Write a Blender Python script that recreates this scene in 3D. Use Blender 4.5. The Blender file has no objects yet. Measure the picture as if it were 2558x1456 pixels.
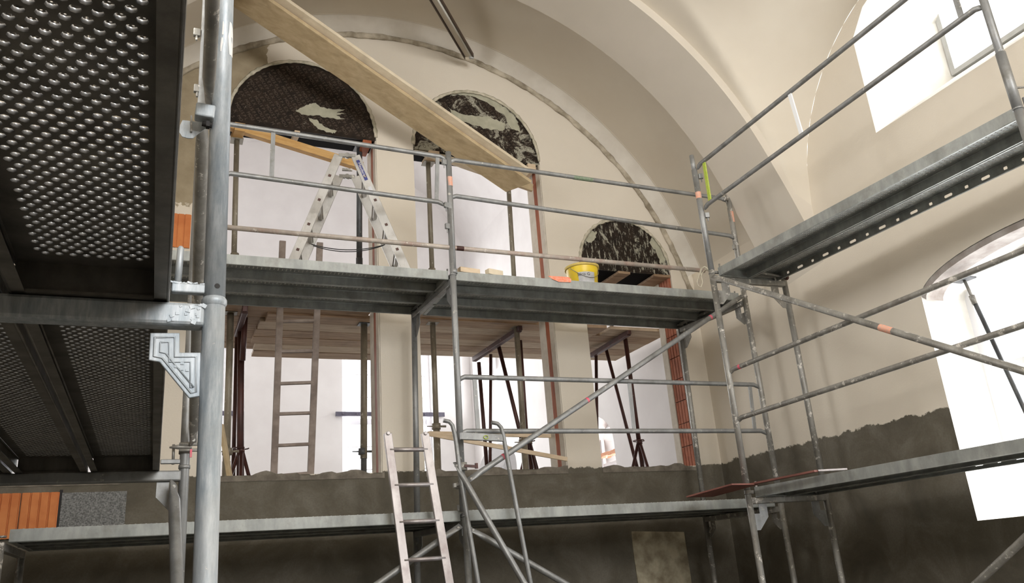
import bpy, bmesh, math, random
import numpy as np
from mathutils import Vector, Matrix
from mathutils.geometry import tessellate_polygon
random.seed(7)
PI = math.pi
scn = bpy.context.scene
COL = scn.collection

# ------------------------------------------------------------------ camera
# world: X along the end wall, Y away from the camera, Z up; the eye is the origin
CAM = np.array([[0.9217623383630245, -0.3810052270372806, -0.07203616137607133],
                [-0.06324716902756163, -0.3310216748449046, 0.9415011664320302],
                [0.38256239640046, 0.8632842334672541, 0.32922081504869544]])
FPX = 2039.885
cam_d = bpy.data.cameras.new('camera')
cam = bpy.data.objects.new('camera', cam_d); COL.objects.link(cam)
cam_d.sensor_width = 36.0
cam_d.lens = FPX / 2558 * 36.0
cam_d.clip_start = 0.02
r_, u_, f_ = CAM
cam.matrix_world = Matrix(((r_[0], u_[0], -f_[0], 0), (r_[1], u_[1], -f_[1], 0), (r_[2], u_[2], -f_[2], 0), (0, 0, 0, 1)))
scn.camera = cam

def ray(x, y):
    return CAM.T @ np.array([(x - 1279) / FPX, -(y - 728) / FPX, 1.0])
def at(x, y, X=None, Y=None, Z=None, D=None):
    """a measured sight line cut with a real plane of the building"""
    d = ray(x, y)
    if X is not None: d = d * X / d[0]
    elif Y is not None: d = d * Y / d[1]
    elif Z is not None: d = d * Z / d[2]
    else: d = d * D
    return Vector(d)
def at_pl(x, y, p0, n):
    d = ray(x, y); n = np.array(n); return Vector(d * (np.array(p0) @ n) / (d @ n))

# ------------------------------------------------------------------ world, light, exposure
scn.view_settings.view_transform = 'Standard'
scn.view_settings.look = 'None'
scn.view_settings.gamma = 1.0
scn.view_settings.use_curve_mapping = False
scn.view_settings.exposure = 0.0
world = bpy.data.worlds.new('overcast_sky'); scn.world = world
world.use_nodes = True
bgn = world.node_tree.nodes['Background']
bgn.inputs[0].default_value = (0.93, 0.96, 1.0, 1)
bgn.inputs[1].default_value = 2.6

def area(name, loc, direction, sx, sy, power, col=(1, 1, 1)):
    d = bpy.data.lights.new(name, 'AREA'); d.shape = 'RECTANGLE'; d.size = sx; d.size_y = sy; d.energy = power; d.color = col
    o = bpy.data.objects.new(name, d); COL.objects.link(o); o.location = loc
    dv = Vector(direction).normalized()
    # local x is kept horizontal
    xax = Vector((0, 0, 1)).cross(dv)
    if xax.length < 1e-3: xax = Vector((1, 0, 0))
    xax.normalize(); yax = (-dv).cross(xax)
    o.matrix_world = Matrix((xax, yax, -dv)).transposed().to_4x4(); o.location = loc
    return o
# daylight entering at the real windows (each lamp stands just outside its glass)
for yc in (3.75, -0.75):
    area('daylight', (6.95, yc, 4.1), (-1, 0, -0.15), 1.7, 1.6, 90, (0.97, 0.98, 1.0))
    area('daylight', (-2.4, yc, 4.1), (1, 0, -0.15), 1.7, 1.6, 210)
area('daylight', (6.6, 3.5, 1.0), (-1, 0, 0), 1.8, 2.0, 130, (0.97, 0.98, 1.0))
area('daylight', (2.2, -5.9, 3.0), (0, 1, 0.05), 3.8, 4.2, 980)
area('daylight', (3.9, 15.5, 3.4), (0, -1, 0), 1.7, 3.2, 260)
area('daylight', (0.1, 15.5, 3.4), (0, -1, 0), 1.7, 3.2, 260)
area('daylight', (6.2, 14.2, 3.9), (-1, 0, 0), 1.6, 1.4, 60)
area('daylight', (6.2, 10.4, 1.4), (-1, 0, 0), 1.3, 1.2, 40)

# ------------------------------------------------------------------ materials
def nm(name):
    m = bpy.data.materials.new(name); m.use_nodes = True
    nt = m.node_tree; return m, nt, nt.nodes, nt.links, nt.nodes['Principled BSDF']
def noise(nt, scale, detail=4, rough=0.55, coord='Object', vscale=None, dist=0.0, rot=None):
    tc = nt.nodes.new('ShaderNodeNewGeometry')
    out = tc.outputs['Position']
    if vscale or rot:
        mp = nt.nodes.new('ShaderNodeMapping')
        if rot: mp.inputs['Rotation'].default_value = rot
        if vscale: mp.inputs['Scale'].default_value = vscale
        nt.links.new(out, mp.inputs[0]); out = mp.outputs[0]
    n = nt.nodes.new('ShaderNodeTexNoise'); n.inputs['Scale'].default_value = scale
    n.inputs['Detail'].default_value = detail; n.inputs['Roughness'].default_value = rough
    n.inputs['Distortion'].default_value = dist
    nt.links.new(out, n.inputs['Vector']); return n.outputs[0]
def ramp(nt, fac, stops):
    r = nt.nodes.new('ShaderNodeValToRGB'); e = r.color_ramp.elements
    e[0].position, e[0].color = stops[0][0], (*stops[0][1], 1)
    e[1].position, e[1].color = stops[-1][0], (*stops[-1][1], 1)
    for p, c in stops[1:-1]:
        x = e.new(p); x.color = (*c, 1)
    nt.links.new(fac, r.inputs[0]); return r.outputs[0]
def mixc(nt, fac, a, b):
    n = nt.nodes.new('ShaderNodeMix'); n.data_type = 'RGBA'
    if isinstance(fac, float): n.inputs[0].default_value = fac
    else: nt.links.new(fac, n.inputs[0])
    for s, v in ((6, a), (7, b)):
        if isinstance(v, tuple): n.inputs[s].default_value = (*v, 1)
        else: nt.links.new(v, n.inputs[s])
    return n.outputs[2]
def mth(nt, op, a, b=None, c=None):
    n = nt.nodes.new('ShaderNodeMath'); n.operation = op
    for i, v in enumerate((a, b, c)):
        if v is None: continue
        if isinstance(v, (int, float)): n.inputs[i].default_value = v
        else: nt.links.new(v, n.inputs[i])
    return n.outputs[0]
def sepxyz(nt):
    g = nt.nodes.new('ShaderNodeNewGeometry'); s = nt.nodes.new('ShaderNodeSeparateXYZ'); nt.links.new(g.outputs['Position'], s.inputs[0]); return s.outputs
def step(nt, v, edge, width=0.006):
    n = nt.nodes.new('ShaderNodeMapRange'); nt.links.new(v, n.inputs[0]) if not isinstance(v, float) else None
    n.inputs[1].default_value = edge - width; n.inputs[2].default_value = edge + width; return n.outputs[0]
def bump(nt, b, h, strength=0.3, dist=0.01):
    n = nt.nodes.new('ShaderNodeBump'); n.inputs['Strength'].default_value = strength; n.inputs['Distance'].default_value = dist
    nt.links.new(h, n.inputs['Height']); nt.links.new(n.outputs[0], b.inputs['Normal'])
def simple(name, c1, c2=None, scale=6, rough=0.7, metal=0.0, b=0.15, vscale=None, detail=4, bd=0.004):
    m, nt, N, L, B = nm(name)
    B.inputs['Roughness'].default_value = rough; B.inputs['Metallic'].default_value = metal
    if c2:
        n = noise(nt, scale, detail, vscale=vscale)
        L.new(ramp(nt, n, [(0.35, c1), (0.65, c2)]), B.inputs['Base Color'])
        if b: bump(nt, B, n, b, bd)
    else: B.inputs['Base Color'].default_value = (*c1, 1)
    return m

CREAM = (0.71, 0.64, 0.535); CREAM2 = (0.67, 0.60, 0.495)
def wall_material(name, edge_z, patch=False, damp=True):
    m, nt, N, L, B = nm(name)
    B.inputs['Roughness'].default_value = 0.9
    xyz = sepxyz(nt)
    big = noise(nt, 1.1, 5, 0.6); fine = noise(nt, 60, 4, 0.6); mid = noise(nt, 6, 6, 0.65)
    cream = ramp(nt, big, [(0.3, CREAM2), (0.7, CREAM)])
    mort = ramp(nt, noise(nt, 2.6, 7, 0.62, dist=0.6), [(0.34, (0.085, 0.074, 0.052)), (0.5, (0.118, 0.103, 0.074)), (0.66, (0.165, 0.148, 0.115))])
    mort = mixc(nt, ramp(nt, fine, [(0.35, (0, 0, 0)), (0.7, (0.35, 0.35, 0.35))]), mort, (0.075, 0.06, 0.045))
    # ragged lower edge of the fresh cream render
    e = mth(nt, 'ADD', mth(nt, 'MULTIPLY', mth(nt, 'SUBTRACT', noise(nt, 5, 8, 0.72), 0.5), 0.17), xyz[2])
    fac = step(nt, e, edge_z, 0.005)
    if patch:
        # the strip above the left openings that has not had its top coat
        q = mth(nt, 'ADD', mth(nt, 'MULTIPLY', mth(nt, 'SUBTRACT', noise(nt, 3.2, 7, 0.6), 0.5), 0.7), xyz[0])
        px = step(nt, q, 0.74, 0.006)
        q2 = mth(nt, 'ADD', mth(nt, 'MULTIPLY', mth(nt, 'SUBTRACT', noise(nt, 7, 7, 0.7), 0.5), 0.3), xyz[2])
        pz = mth(nt, 'SUBTRACT', 1.0, step(nt, q2, 3.46, 0.006))
        keep = mth(nt, 'MAXIMUM', px, pz)
        brown = ramp(nt, noise(nt, 5, 5, 0.6), [(0.35, (0.27, 0.215, 0.135)), (0.65, (0.36, 0.295, 0.195))])
        cream = mixc(nt, keep, brown, cream)
    col = mixc(nt, fac, mort, cream)
    # drips and pin marks
    L.new(col, B.inputs['Base Color'])
    h = mth(nt, 'ADD', mth(nt, 'MULTIPLY', mid, 0.6), mth(nt, 'MULTIPLY', fine, 0.25))
    h = mth(nt, 'ADD', h, mth(nt, 'MULTIPLY', fac, 0.8))
    bump(nt, B, h, 0.35, 0.012)
    return m
M = {}
M['wall_end'] = wall_material('end_wall_render', 0.985, True)
M['wall_right'] = wall_material('side_wall_render', 1.0)
M['vault'] = simple('vault_render', CREAM2, (0.71, 0.645, 0.54), 1.3, 0.9, b=0.12, detail=6, bd=0.02)
M['rib'] = simple('rib_render', (0.63, 0.57, 0.48), (0.67, 0.605, 0.515), 1.5, 0.9, b=0.1, detail=6, bd=0.02)
M['mould'] = simple('moulding_mortar', (0.24, 0.20, 0.14), (0.58, 0.51, 0.40), 7, 0.95, b=0.7, detail=8, bd=0.02)
M['reveal'] = simple('reveal_render', (0.80, 0.77, 0.71), (0.86, 0.84, 0.79), 6, 0.9, b=0.3, detail=8, bd=0.01)
M['white'] = simple('gallery_whitewash', (0.79, 0.76, 0.75), (0.84, 0.815, 0.805), 2.2, 0.92, b=0.25, detail=9, bd=0.012)
M['jamb'] = simple('jamb_plaster', (0.56, 0.50, 0.41), (0.66, 0.60, 0.51), 9, 0.9, b=0.4, detail=7, bd=0.008)
M['floor'] = simple('screed_floor', (0.20, 0.19, 0.17), (0.28, 0.265, 0.24), 3, 0.95)
M['old_paint'] = simple('flaking_yellow_paint', (0.23, 0.19, 0.125), (0.50, 0.44, 0.31), 7, 0.95, b=0.4, detail=9, bd=0.006)
M['block'] = simple('concrete_block', (0.10, 0.10, 0.095), (0.26, 0.26, 0.25), 90, 0.95, b=0.5, detail=3, bd=0.004)
M['brick'] = simple('fired_clay', (0.27, 0.085, 0.045), (0.40, 0.135, 0.07), 9, 0.85, b=0.2)
M['brick2'] = simple('orange_clay', (0.55, 0.17, 0.05), (0.68, 0.25, 0.08), 5, 0.85, b=0.2)

def galv(name, base, splash=0.62, metal=0.55, dirty=(0.20, 0.185, 0.15), splc=(0.62, 0.58, 0.52)):
    m, nt, N, L, B = nm(name)
    B.inputs['Metallic'].default_value = metal; B.inputs['Roughness'].default_value = 0.5
    a, b2 = base
    c = ramp(nt, noise(nt, 11, 6, 0.6, vscale=(1, 1, 0.35)), [(0.35, a), (0.65, b2)])
    d = ramp(nt, noise(nt, 5, 8, 0.7), [(0.5, (0, 0, 0)), (0.72, (0.75, 0.75, 0.75))])
    c = mixc(nt, d, c, dirty)
    s = noise(nt, 17, 9, 0.75)
    sf = step(nt, s, splash, 0.012)
    c = mixc(nt, sf, c, splc)
    L.new(c, B.inputs['Base Color'])
    L.new(mth(nt, 'MULTIPLY', mth(nt, 'SUBTRACT', 1.0, sf), metal), B.inputs['Metallic'])
    bump(nt, B, mth(nt, 'ADD', s, sf), 0.25, 0.003)
    return m
M['galv'] = galv('galvanised_steel', ((0.24, 0.243, 0.24), (0.35, 0.352, 0.345)), 0.63, 0.55, (0.16, 0.15, 0.125), (0.52, 0.49, 0.44))
def near_steel():
    m, nt, N, L, B = nm('blue_grey_galvanised_steel')
    st = noise(nt, 55, 8, 0.7, vscale=(1, 1, 0.16)); bl = noise(nt, 9, 6, 0.65)
    c = ramp(nt, st, [(0.3, (0.24, 0.28, 0.31)), (0.5, (0.36, 0.40, 0.43)), (0.68, (0.55, 0.58, 0.60))])
    c = mixc(nt, ramp(nt, bl, [(0.4, (0, 0, 0)), (0.6, (0.8, 0.8, 0.8))]), c, ramp(nt, st, [(0.35, (0.36, 0.38, 0.39)), (0.65, (0.52, 0.54, 0.55))]))
    sp = step(nt, noise(nt, 40, 9, 0.75), 0.68, 0.01); c = mixc(nt, sp, c, (0.62, 0.61, 0.58))
    L.new(c, B.inputs['Base Color']); B.inputs['Metallic'].default_value = 0.3; B.inputs['Roughness'].default_value = 0.5
    bump(nt, B, mth(nt, 'ADD', st, sp), 0.35, 0.0012); return m
M['galv_near'] = near_steel()
M['galv_dirty'] = galv('plaster_splashed_steel', ((0.22, 0.21, 0.19), (0.36, 0.345, 0.31)), 0.585, 0.4, (0.15, 0.135, 0.11))
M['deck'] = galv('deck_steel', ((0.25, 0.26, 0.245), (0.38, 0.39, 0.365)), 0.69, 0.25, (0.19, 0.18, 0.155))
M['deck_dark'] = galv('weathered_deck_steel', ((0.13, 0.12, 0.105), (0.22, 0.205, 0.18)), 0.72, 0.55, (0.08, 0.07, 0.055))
M['deck_worn'] = simple('worn_lit_rim_steel', (0.50, 0.48, 0.44), (0.66, 0.64, 0.60), 30, 0.4, 0.3)  # hole rims: wear, with the light on their inner walls painted in
M['deck_dark_worn'] = simple('polished_lit_rim_steel', (0.34, 0.335, 0.33), (0.50, 0.495, 0.49), 30, 0.3, 0.6)  # near hole rims: foot polish plus the lit crescents, put into the colour
M['alu'] = galv('aluminium', ((0.44, 0.425, 0.395), (0.54, 0.52, 0.49)), 0.72, 0.5, (0.33, 0.30, 0.27), (0.56, 0.53, 0.48))
M['alu_front'] = galv('bright_aluminium', ((0.36, 0.325, 0.315), (0.50, 0.465, 0.455)), 0.72, 0.8, (0.26, 0.21, 0.20), (0.6, 0.57, 0.55))
M['prop'] = galv('painted_steel_prop', ((0.17, 0.145, 0.105), (0.29, 0.255, 0.19)), 0.62, 0.2, (0.12, 0.09, 0.06), (0.50, 0.46, 0.38))
M['prop_dark'] = galv('dark_steel_prop', ((0.05, 0.055, 0.06), (0.13, 0.135, 0.135)), 0.66, 0.3, (0.06, 0.045, 0.035))
M['rust'] = galv('dark_red_oxide_steel', ((0.045, 0.016, 0.012), (0.085, 0.028, 0.02)), 0.665, 0.2, (0.03, 0.015, 0.012), (0.40, 0.32, 0.28))
M['rail_red'] = galv('cream_splashed_tube', ((0.34, 0.29, 0.25), (0.50, 0.44, 0.38)), 0.60, 0.1, (0.36, 0.20, 0.15))
M['black_hole'] = simple('dark_gap', (0.012, 0.010, 0.009))
M['rungend'] = simple('brown_rung_end', (0.09, 0.045, 0.035))
def wood(name, a, b, rough=0.75, vs=(1, 8, 8), sc=2.2):
    m, nt, N, L, B = nm(name); B.inputs['Roughness'].default_value = rough
    g = noise(nt, sc, 7, 0.65, vscale=vs, dist=0.4); s = noise(nt, 3.5, 5, 0.6)
    c = ramp(nt, g, [(0.32, a), (0.68, b)])
    c = mixc(nt, ramp(nt, s, [(0.55, (0, 0, 0)), (0.8, (0.55, 0.55, 0.55))]), c, tuple(x * 0.5 for x in a))
    L.new(c, B.inputs['Base Color']); bump(nt, B, g, 0.25, 0.003); return m
M['plank_pale'] = wood('pale_formwork_plank', (0.40, 0.30, 0.17), (0.56, 0.44, 0.27), vs=(3, 8, 3))
M['plank_edge'] = wood('sawn_plank_edge', (0.62, 0.52, 0.37), (0.74, 0.64, 0.48), vs=(3, 8, 3))
M['plank_brown'] = wood('weathered_brown_board', (0.20, 0.115, 0.06), (0.46, 0.32, 0.20), vs=(1.2, 14, 14))
M['plank_grey'] = wood('weathered_board', (0.33, 0.235, 0.15), (0.56, 0.44, 0.31), vs=(1.2, 14, 14))
M['beam_yellow'] = wood('yellow_timber', (0.50, 0.27, 0.08), (0.66, 0.42, 0.17), vs=(2, 10, 10))
M['batten'] = wood('fresh_batten', (0.56, 0.42, 0.27), (0.72, 0.58, 0.42), vs=(2, 9, 9))
M['rust_strip'] = wood('red_brown_strip', (0.24, 0.055, 0.02), (0.42, 0.13, 0.05), vs=(9, 9, 1.5))
M['red_ply'] = wood('red_brown_plywood', (0.16, 0.055, 0.04), (0.28, 0.11, 0.085), vs=(2, 2, 9))
M['black_ply'] = simple('black_film_board', (0.004, 0.0035, 0.0035), rough=0.8)
M['black_ply'].node_tree.nodes['Principled BSDF'].inputs['Specular IOR Level'].default_value = 0.05
def ply(name, thresh, dist=0.4, seed=0.0, streak=(1, 1, 1), rot=None, col=(0.40, 0.38, 0.30)):
    m, nt, N, L, B = nm(name); B.inputs['Roughness'].default_value = 0.7; B.inputs['Specular IOR Level'].default_value = 0.2
    base = ramp(nt, noise(nt, 14, 5), [(0.35, (0.014, 0.009, 0.006)), (0.7, (0.034, 0.022, 0.014))])
    s1 = noise(nt, 4.2, 10, 0.78, vscale=streak, dist=dist, rot=rot)
    f = step(nt, s1, thresh, 0.012)
    s2 = noise(nt, 1.5, 9, 0.7, dist=1.0)
    f2 = step(nt, s2, thresh + 0.06, 0.01)
    sp = step(nt, noise(nt, 45, 5, 0.7), 0.69, 0.02)
    f = mth(nt, 'MAXIMUM', mth(nt, 'MAXIMUM', f, f2), mth(nt, 'MULTIPLY', sp, 0.6))
    c = ramp(nt, noise(nt, 20, 5), [(0.3, tuple(x * 0.8 for x in col)), (0.7, col)])
    L.new(mixc(nt, f, base, c), B.inputs['Base Color']); bump(nt, B, f, 0.4, 0.004); return m
M['ply_a'] = ply('film_faced_plywood', 0.635)
M['ply_b'] = ply('smeared_film_plywood', 0.53, 0.8)
M['ply_c'] = ply('brushed_film_plywood', 0.555, 0.3, streak=(7, 1, 2.0), rot=(0, 0.9, 0))
M['print'] = simple('faded_brown_print', (0.088, 0.062, 0.042), rough=0.7)
M['mortar_ring'] = simple('scraped_mortar', (0.36, 0.33, 0.24), (0.62, 0.56, 0.44), 16, 0.95, b=0.6, detail=9, bd=0.01)
M['orange'] = simple('fluorescent_orange_mark', (0.95, 0.22, 0.10), (0.80, 0.35, 0.24), 60, 0.6, b=0)
M['orange_pale'] = simple('worn_orange_mark', (0.85, 0.36, 0.22), (0.60, 0.40, 0.32), 90, 0.7, b=0)
M['pink'] = simple('fluorescent_pink_mark', (0.85, 0.10, 0.18), (0.6, 0.2, 0.22), 70, 0.6, b=0)
M['green'] = simple('yellow_green_mark', (0.36, 0.48, 0.03), (0.45, 0.52, 0.10), 60, 0.6, b=0)
M['green_dull'] = simple('dull_green_mark', (0.16, 0.24, 0.14), (0.26, 0.29, 0.22), 60, 0.6, b=0)
M['yellow'] = simple('yellow_plastic', (0.86, 0.62, 0.02), (0.80, 0.56, 0.05), 9, 0.4, b=0)
M['yellow_rim'] = simple('dusty_yellow_plastic', (0.62, 0.45, 0.10), (0.72, 0.55, 0.16), 25, 0.55, b=0)
M['paper'] = simple('paper_label', (0.62, 0.62, 0.62), (0.50, 0.50, 0.52), 25, 0.7, b=0)
M['ink'] = simple('black_ink', (0.03, 0.03, 0.03))
M['blue'] = simple('blue_print', (0.05, 0.06, 0.22))
M['blue_band'] = simple('blue_tape', (0.05, 0.25, 0.62))
M['white_paint'] = simple('white_lacquer', (0.80, 0.80, 0.80), rough=0.4)
M['frame_grey'] = simple('grey_window_frame', (0.42, 0.42, 0.40), (0.50, 0.50, 0.48), 8, 0.6)
M['frame_white'] = simple('white_window_frame', (0.80, 0.80, 0.82), rough=0.45)
M['foam'] = simple('orange_mounting_foam', (0.75, 0.36, 0.22), (0.85, 0.48, 0.32), 40, 0.9, b=0.5)
M['tie'] = simple('dark_tie_bar', (0.09, 0.085, 0.12), (0.13, 0.12, 0.16), 20, 0.6)
M['rope'] = simple('hemp_rope', (0.42, 0.38, 0.28), (0.55, 0.50, 0.40), 90, 0.95)
M['wire'] = simple('black_cord', (0.02, 0.02, 0.02))
M['ladder_wood'] = simple('grey_brown_ladder', (0.20, 0.155, 0.13), (0.32, 0.26, 0.22), 9, 0.8, b=0.2)
M['soffit'] = simple('grey_brown_formboard', (0.30, 0.255, 0.225), (0.46, 0.42, 0.39), 8, 0.9, b=0.3, detail=8)
M['lamp_body'] = simple('dark_lamp_channel', (0.05, 0.035, 0.025), (0.08, 0.05, 0.035), 20, 0.5)
M['tube_glass'] = simple('milky_lamp_tube', (0.70, 0.68, 0.62), rough=0.25)
M['copper'] = simple('copper_pipe', (0.32, 0.15, 0.07), (0.42, 0.2, 0.1), 10, 0.45, 0.6)
M['cut'] = simple('light_cutter', (0.75, 0.73, 0.70))
mg, nt, N, L, B = nm('window_glass')
tr = N.new('ShaderNodeBsdfTransparent'); gl = N.new('ShaderNodeBsdfGlossy'); gl.inputs['Roughness'].default_value = 0.03
mx = N.new('ShaderNodeMixShader'); fr = N.new('ShaderNodeFresnel'); fr.inputs[0].default_value = 1.35
L.new(fr.outputs[0], mx.inputs[0]); L.new(tr.outputs[0], mx.inputs[1]); L.new(gl.outputs[0], mx.inputs[2])
L.new(mx.outputs[0], N['Material Output'].inputs[0]); M['glass'] = mg

# ------------------------------------------------------------------ object helpers
def link(name, me, mat, parent=None, smooth=False, label=None):
    if mat is not None and not me.materials:
        me.materials.append(M[mat] if isinstance(mat, str) else mat)
    o = bpy.data.objects.new(name, me); COL.objects.link(o)
    if parent is not None: o.parent = parent
    if label: o['label'] = label
    return o
def root_loc(o):
    v = Vector((0, 0, 0))
    while o is not None:
        v += o.location; o = o.parent
    return v
class MB:
    """collects world-space geometry, links it as one mesh object"""
    def __init__(s): s.v = []; s.f = []; s.sm = []
    def add(s, vs, fs, smooth=False):
        b = len(s.v); s.v += [Vector(v) for v in vs]; s.f += [tuple(i + b for i in f) for f in fs]; s.sm += [smooth] * len(fs); return s
    def box(s, c, size, rot=None):
        c = Vector(c); hx, hy, hz = [x / 2 for x in size]; R = rot or Matrix.Identity(3)
        vs = [c + R @ Vector((x * hx, y * hy, z * hz)) for x in (-1, 1) for y in (-1, 1) for z in (-1, 1)]
        return s.add(vs, [(0, 1, 3, 2), (4, 6, 7, 5), (0, 4, 5, 1), (2, 3, 7, 6), (0, 2, 6, 4), (1, 5, 7, 3)])
    def bb(s, a, b):
        a = Vector(a); b = Vector(b); return s.box((a + b) / 2, [abs(b[i] - a[i]) for i in range(3)])
    def beam(s, a, b, w, h, up=(0, 0, 1)):
        a = Vector(a); b = Vector(b); d = b - a; x = d.normalized(); u = Vector(up)
        y = u.cross(x)
        if y.length < 1e-4: y = Vector((1, 0, 0)).cross(x)
        y.normalize(); z = x.cross(y)
        return s.box((a + b) / 2, (d.length, w, h), Matrix((x, y, z)).transposed())
    def tube(s, pts, r, n=10, caps=True):
        pts = [Vector(p) for p in pts]; rs = r if isinstance(r, (list, tuple)) else [r] * len(pts)
        fr = None; rings = []; b = len(s.v)
        for i, p in enumerate(pts):
            t = (pts[min(i + 1, len(pts) - 1)] - pts[max(i - 1, 0)]).normalized()
            if fr is None:
                fr = t.orthogonal().normalized()
                if abs(t.x) < 0.99 and abs(t.z) > 0.9: fr = (Vector((1, 0, 0)) - t * t.x).normalized()
            else: fr = (fr - t * fr.dot(t)).normalized()
            bt = t.cross(fr)
            rr = rs[i] if isinstance(rs[i], (tuple, list)) else (rs[i], rs[i])
            s.v += [p + fr * (rr[0] * math.cos(2 * PI * k / n)) + bt * (rr[1] * math.sin(2 * PI * k / n)) for k in range(n)]
        for i in range(len(pts) - 1):
            for k in range(n):
                a0 = b + i * n + k; a1 = b + i * n + (k + 1) % n
                s.f.append((a0, a1, a1 + n, a0 + n)); s.sm.append(True)
        if caps:
            s.f.append(tuple(b + k for k in range(n))[::-1]); s.f.append(tuple(b + (len(pts) - 1) * n + k for k in range(n))); s.sm += [False, False]
        return s
    def prism(s, poly, off):
        """poly: list of 3D points (planar), extruded by vector off"""
        off = Vector(off); n = len(poly); P = [Vector(p) for p in poly]
        tri = tessellate_polygon([P]); b = len(s.v); s.v += P + [p + off for p in P]
        for t in tri: s.f.append(tuple(b + i for i in t)); s.f.append(tuple(b + n + i for i in t[::-1])); s.sm += [False] * 2
        for i in range(n): j = (i + 1) % n; s.f.append((b + i, b + j, b + n + j, b + n + i)); s.sm.append(False)
        return s
    def build(s, name, mat, parent=None, label=None, bevel=0):
        off = root_loc(parent) if parent is not None else Vector((0, 0, 0))
        me = bpy.data.meshes.new(name); me.from_pydata([tuple(v - off) for v in s.v], [], s.f); me.update()
        me.polygons.foreach_set('use_smooth', s.sm)
        bm = bmesh.new(); bm.from_mesh(me); bmesh.ops.recalc_face_normals(bm, faces=bm.faces); bm.to_mesh(me); bm.free()
        o = link(name, me, mat, parent, label=label)
        if bevel:
            m = o.modifiers.new('bevel', 'BEVEL'); m.width = bevel; m.segments = 2; m.limit_method = 'ANGLE'
        return o
def thing(name, label, cat, loc=(0, 0, 0), group=None):
    o = bpy.data.objects.new(name, None); COL.objects.link(o); o.location = Vector(loc); o.empty_display_size = 0.1
    o['label'] = label; o['category'] = cat
    if group: o['group'] = group
    return o
def tag(o, label, cat, group=None):
    o['label'] = label; o['category'] = cat
    if group: o['group'] = group
    return o
def struct(name, mb, mat, parent=None):
    o = mb.build(name, mat, parent); o['kind'] = 'structure'; return o
def sroot(name, loc=(0, 0, 0)):
    o = bpy.data.objects.new(name, None); COL.objects.link(o); o.location = Vector(loc); o['kind'] = 'structure'; return o
def jit(p, a=0.002): return Vector(p) + Vector((random.uniform(-a, a) for _ in range(3)))

# ================================================================== THE BUILDING
XW, YW = 5.6, 7.4                 # right wall plane, end wall plane
XC, ZS = 2.18, 2.15               # centre line of the nave, springing of the vault
ZF = -1.6
def ell(t, a, b): return (XC + a * math.cos(t), ZS + b * math.sin(t))
def arch_pts(x0, x1, zb, zs, rise, n=28):
    """closed outline of an arched opening, from the bottom left round the head"""
    c = (x0 + x1) / 2; r = (x1 - x0) / 2
    return [(x1, zb), (x1, zs)] + [(c + r * math.cos(PI * k / n), zs + rise * math.sin(PI * k / n)) for k in range(1, n)] + [(x0, zs), (x0, zb)]
OP = {1: (0.38, 1.86, 4.44, 0.78), 2: (2.26, 3.74, 4.42, 0.78), 3: (4.13, 5.30, 3.22, 0.58), 0: (-1.19, -0.30, 3.0, 0.4)}
ZP = 0.98                          # top of the parapet
TH = 0.34                          # wall thickness at the openings
def wall_with_holes(name, outer, holes, to3, back, mat, reveal_mat, splays=()):
    polys = [[Vector((a, b, 0)) for a, b in outer]] + [[Vector((a, b, 0)) for a, b in h] for h in holes]
    tri = tessellate_polygon(polys); flat = [p for pl in polys for p in pl]
    mb = MB(); mb.add([to3(p.x, p.y, 0) for p in flat], tri)
    mb.add([to3(p.x, p.y, back) for p in flat], tri)
    w = struct(name, mb, mat)
    rv = MB()
    for i_, h in enumerate(holes):
        n = len(h); h2, d2 = splays[i_] if i_ < len(splays) and splays[i_] else (h, back)
        rv.add([to3(a, b, 0) for a, b in h] + [to3(a, b, d2) for a, b in h2], [(i, (i + 1) % n, (i + 1) % n + n, i + n) for i in range(n)])
    r = struct('reveal', rv, reveal_mat, w)
    return w
holes = [arch_pts(o[0], o[1], ZP, o[2], o[3]) for k, o in sorted(OP.items())]
wall_end = wall_with_holes('wall_back', [(-1.3, ZF), (5.62, ZF), (5.62, 6.4), (-1.3, 6.4)], holes, lambda a, b, d: (a, YW + d, b), TH, 'wall_end', 'jamb')
# rough top of the parapet
pt = MB(); nx = 150
rows = []
for j in range(4):
    for i in range(nx + 1):
        x = -1.2 + (5.3 + 1.2) * i / nx
        z = ZP + 0.004 + (0.016 * math.sin(x * 9.1) + 0.012 * math.sin(x * 23.7 + 1) + random.uniform(-0.007, 0.009)) * (1 if 0 < j < 3 or j == 0 else 0.3)
        rows.append((x, YW - 0.006 + TH * j / 3 * 1.02, max(z, ZP - 0.01)))
pt.add(rows, [(j * (nx + 1) + i, j * (nx + 1) + i + 1, (j + 1) * (nx + 1) + i + 1, (j + 1) * (nx + 1) + i) for j in range(3) for i in range(nx)])
pt.add([(r[0], YW - 0.006, ZP - 0.05) for r in rows[:nx + 1]] + rows[:nx + 1], [(i, i + 1, nx + 2 + i, nx + 1 + i) for i in range(nx)])
# keep it only inside the openings
keep = MB()
for f in pt.f:
    cx = sum(pt.v[i].x for i in f) / 4
    if any(o[0] - 0.0 < cx < o[1] + 0.0 for o in OP.values()): keep.add([pt.v[i] for i in f], [(0, 1, 2, 3)])
mpar = simple('parapet_mortar', (0.13, 0.11, 0.085), (0.23, 0.20, 0.16), 12, 0.95, b=0.6, detail=8, bd=0.01)
M['mpar'] = mpar
struct('sill', keep, 'mpar', wall_end)

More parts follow.
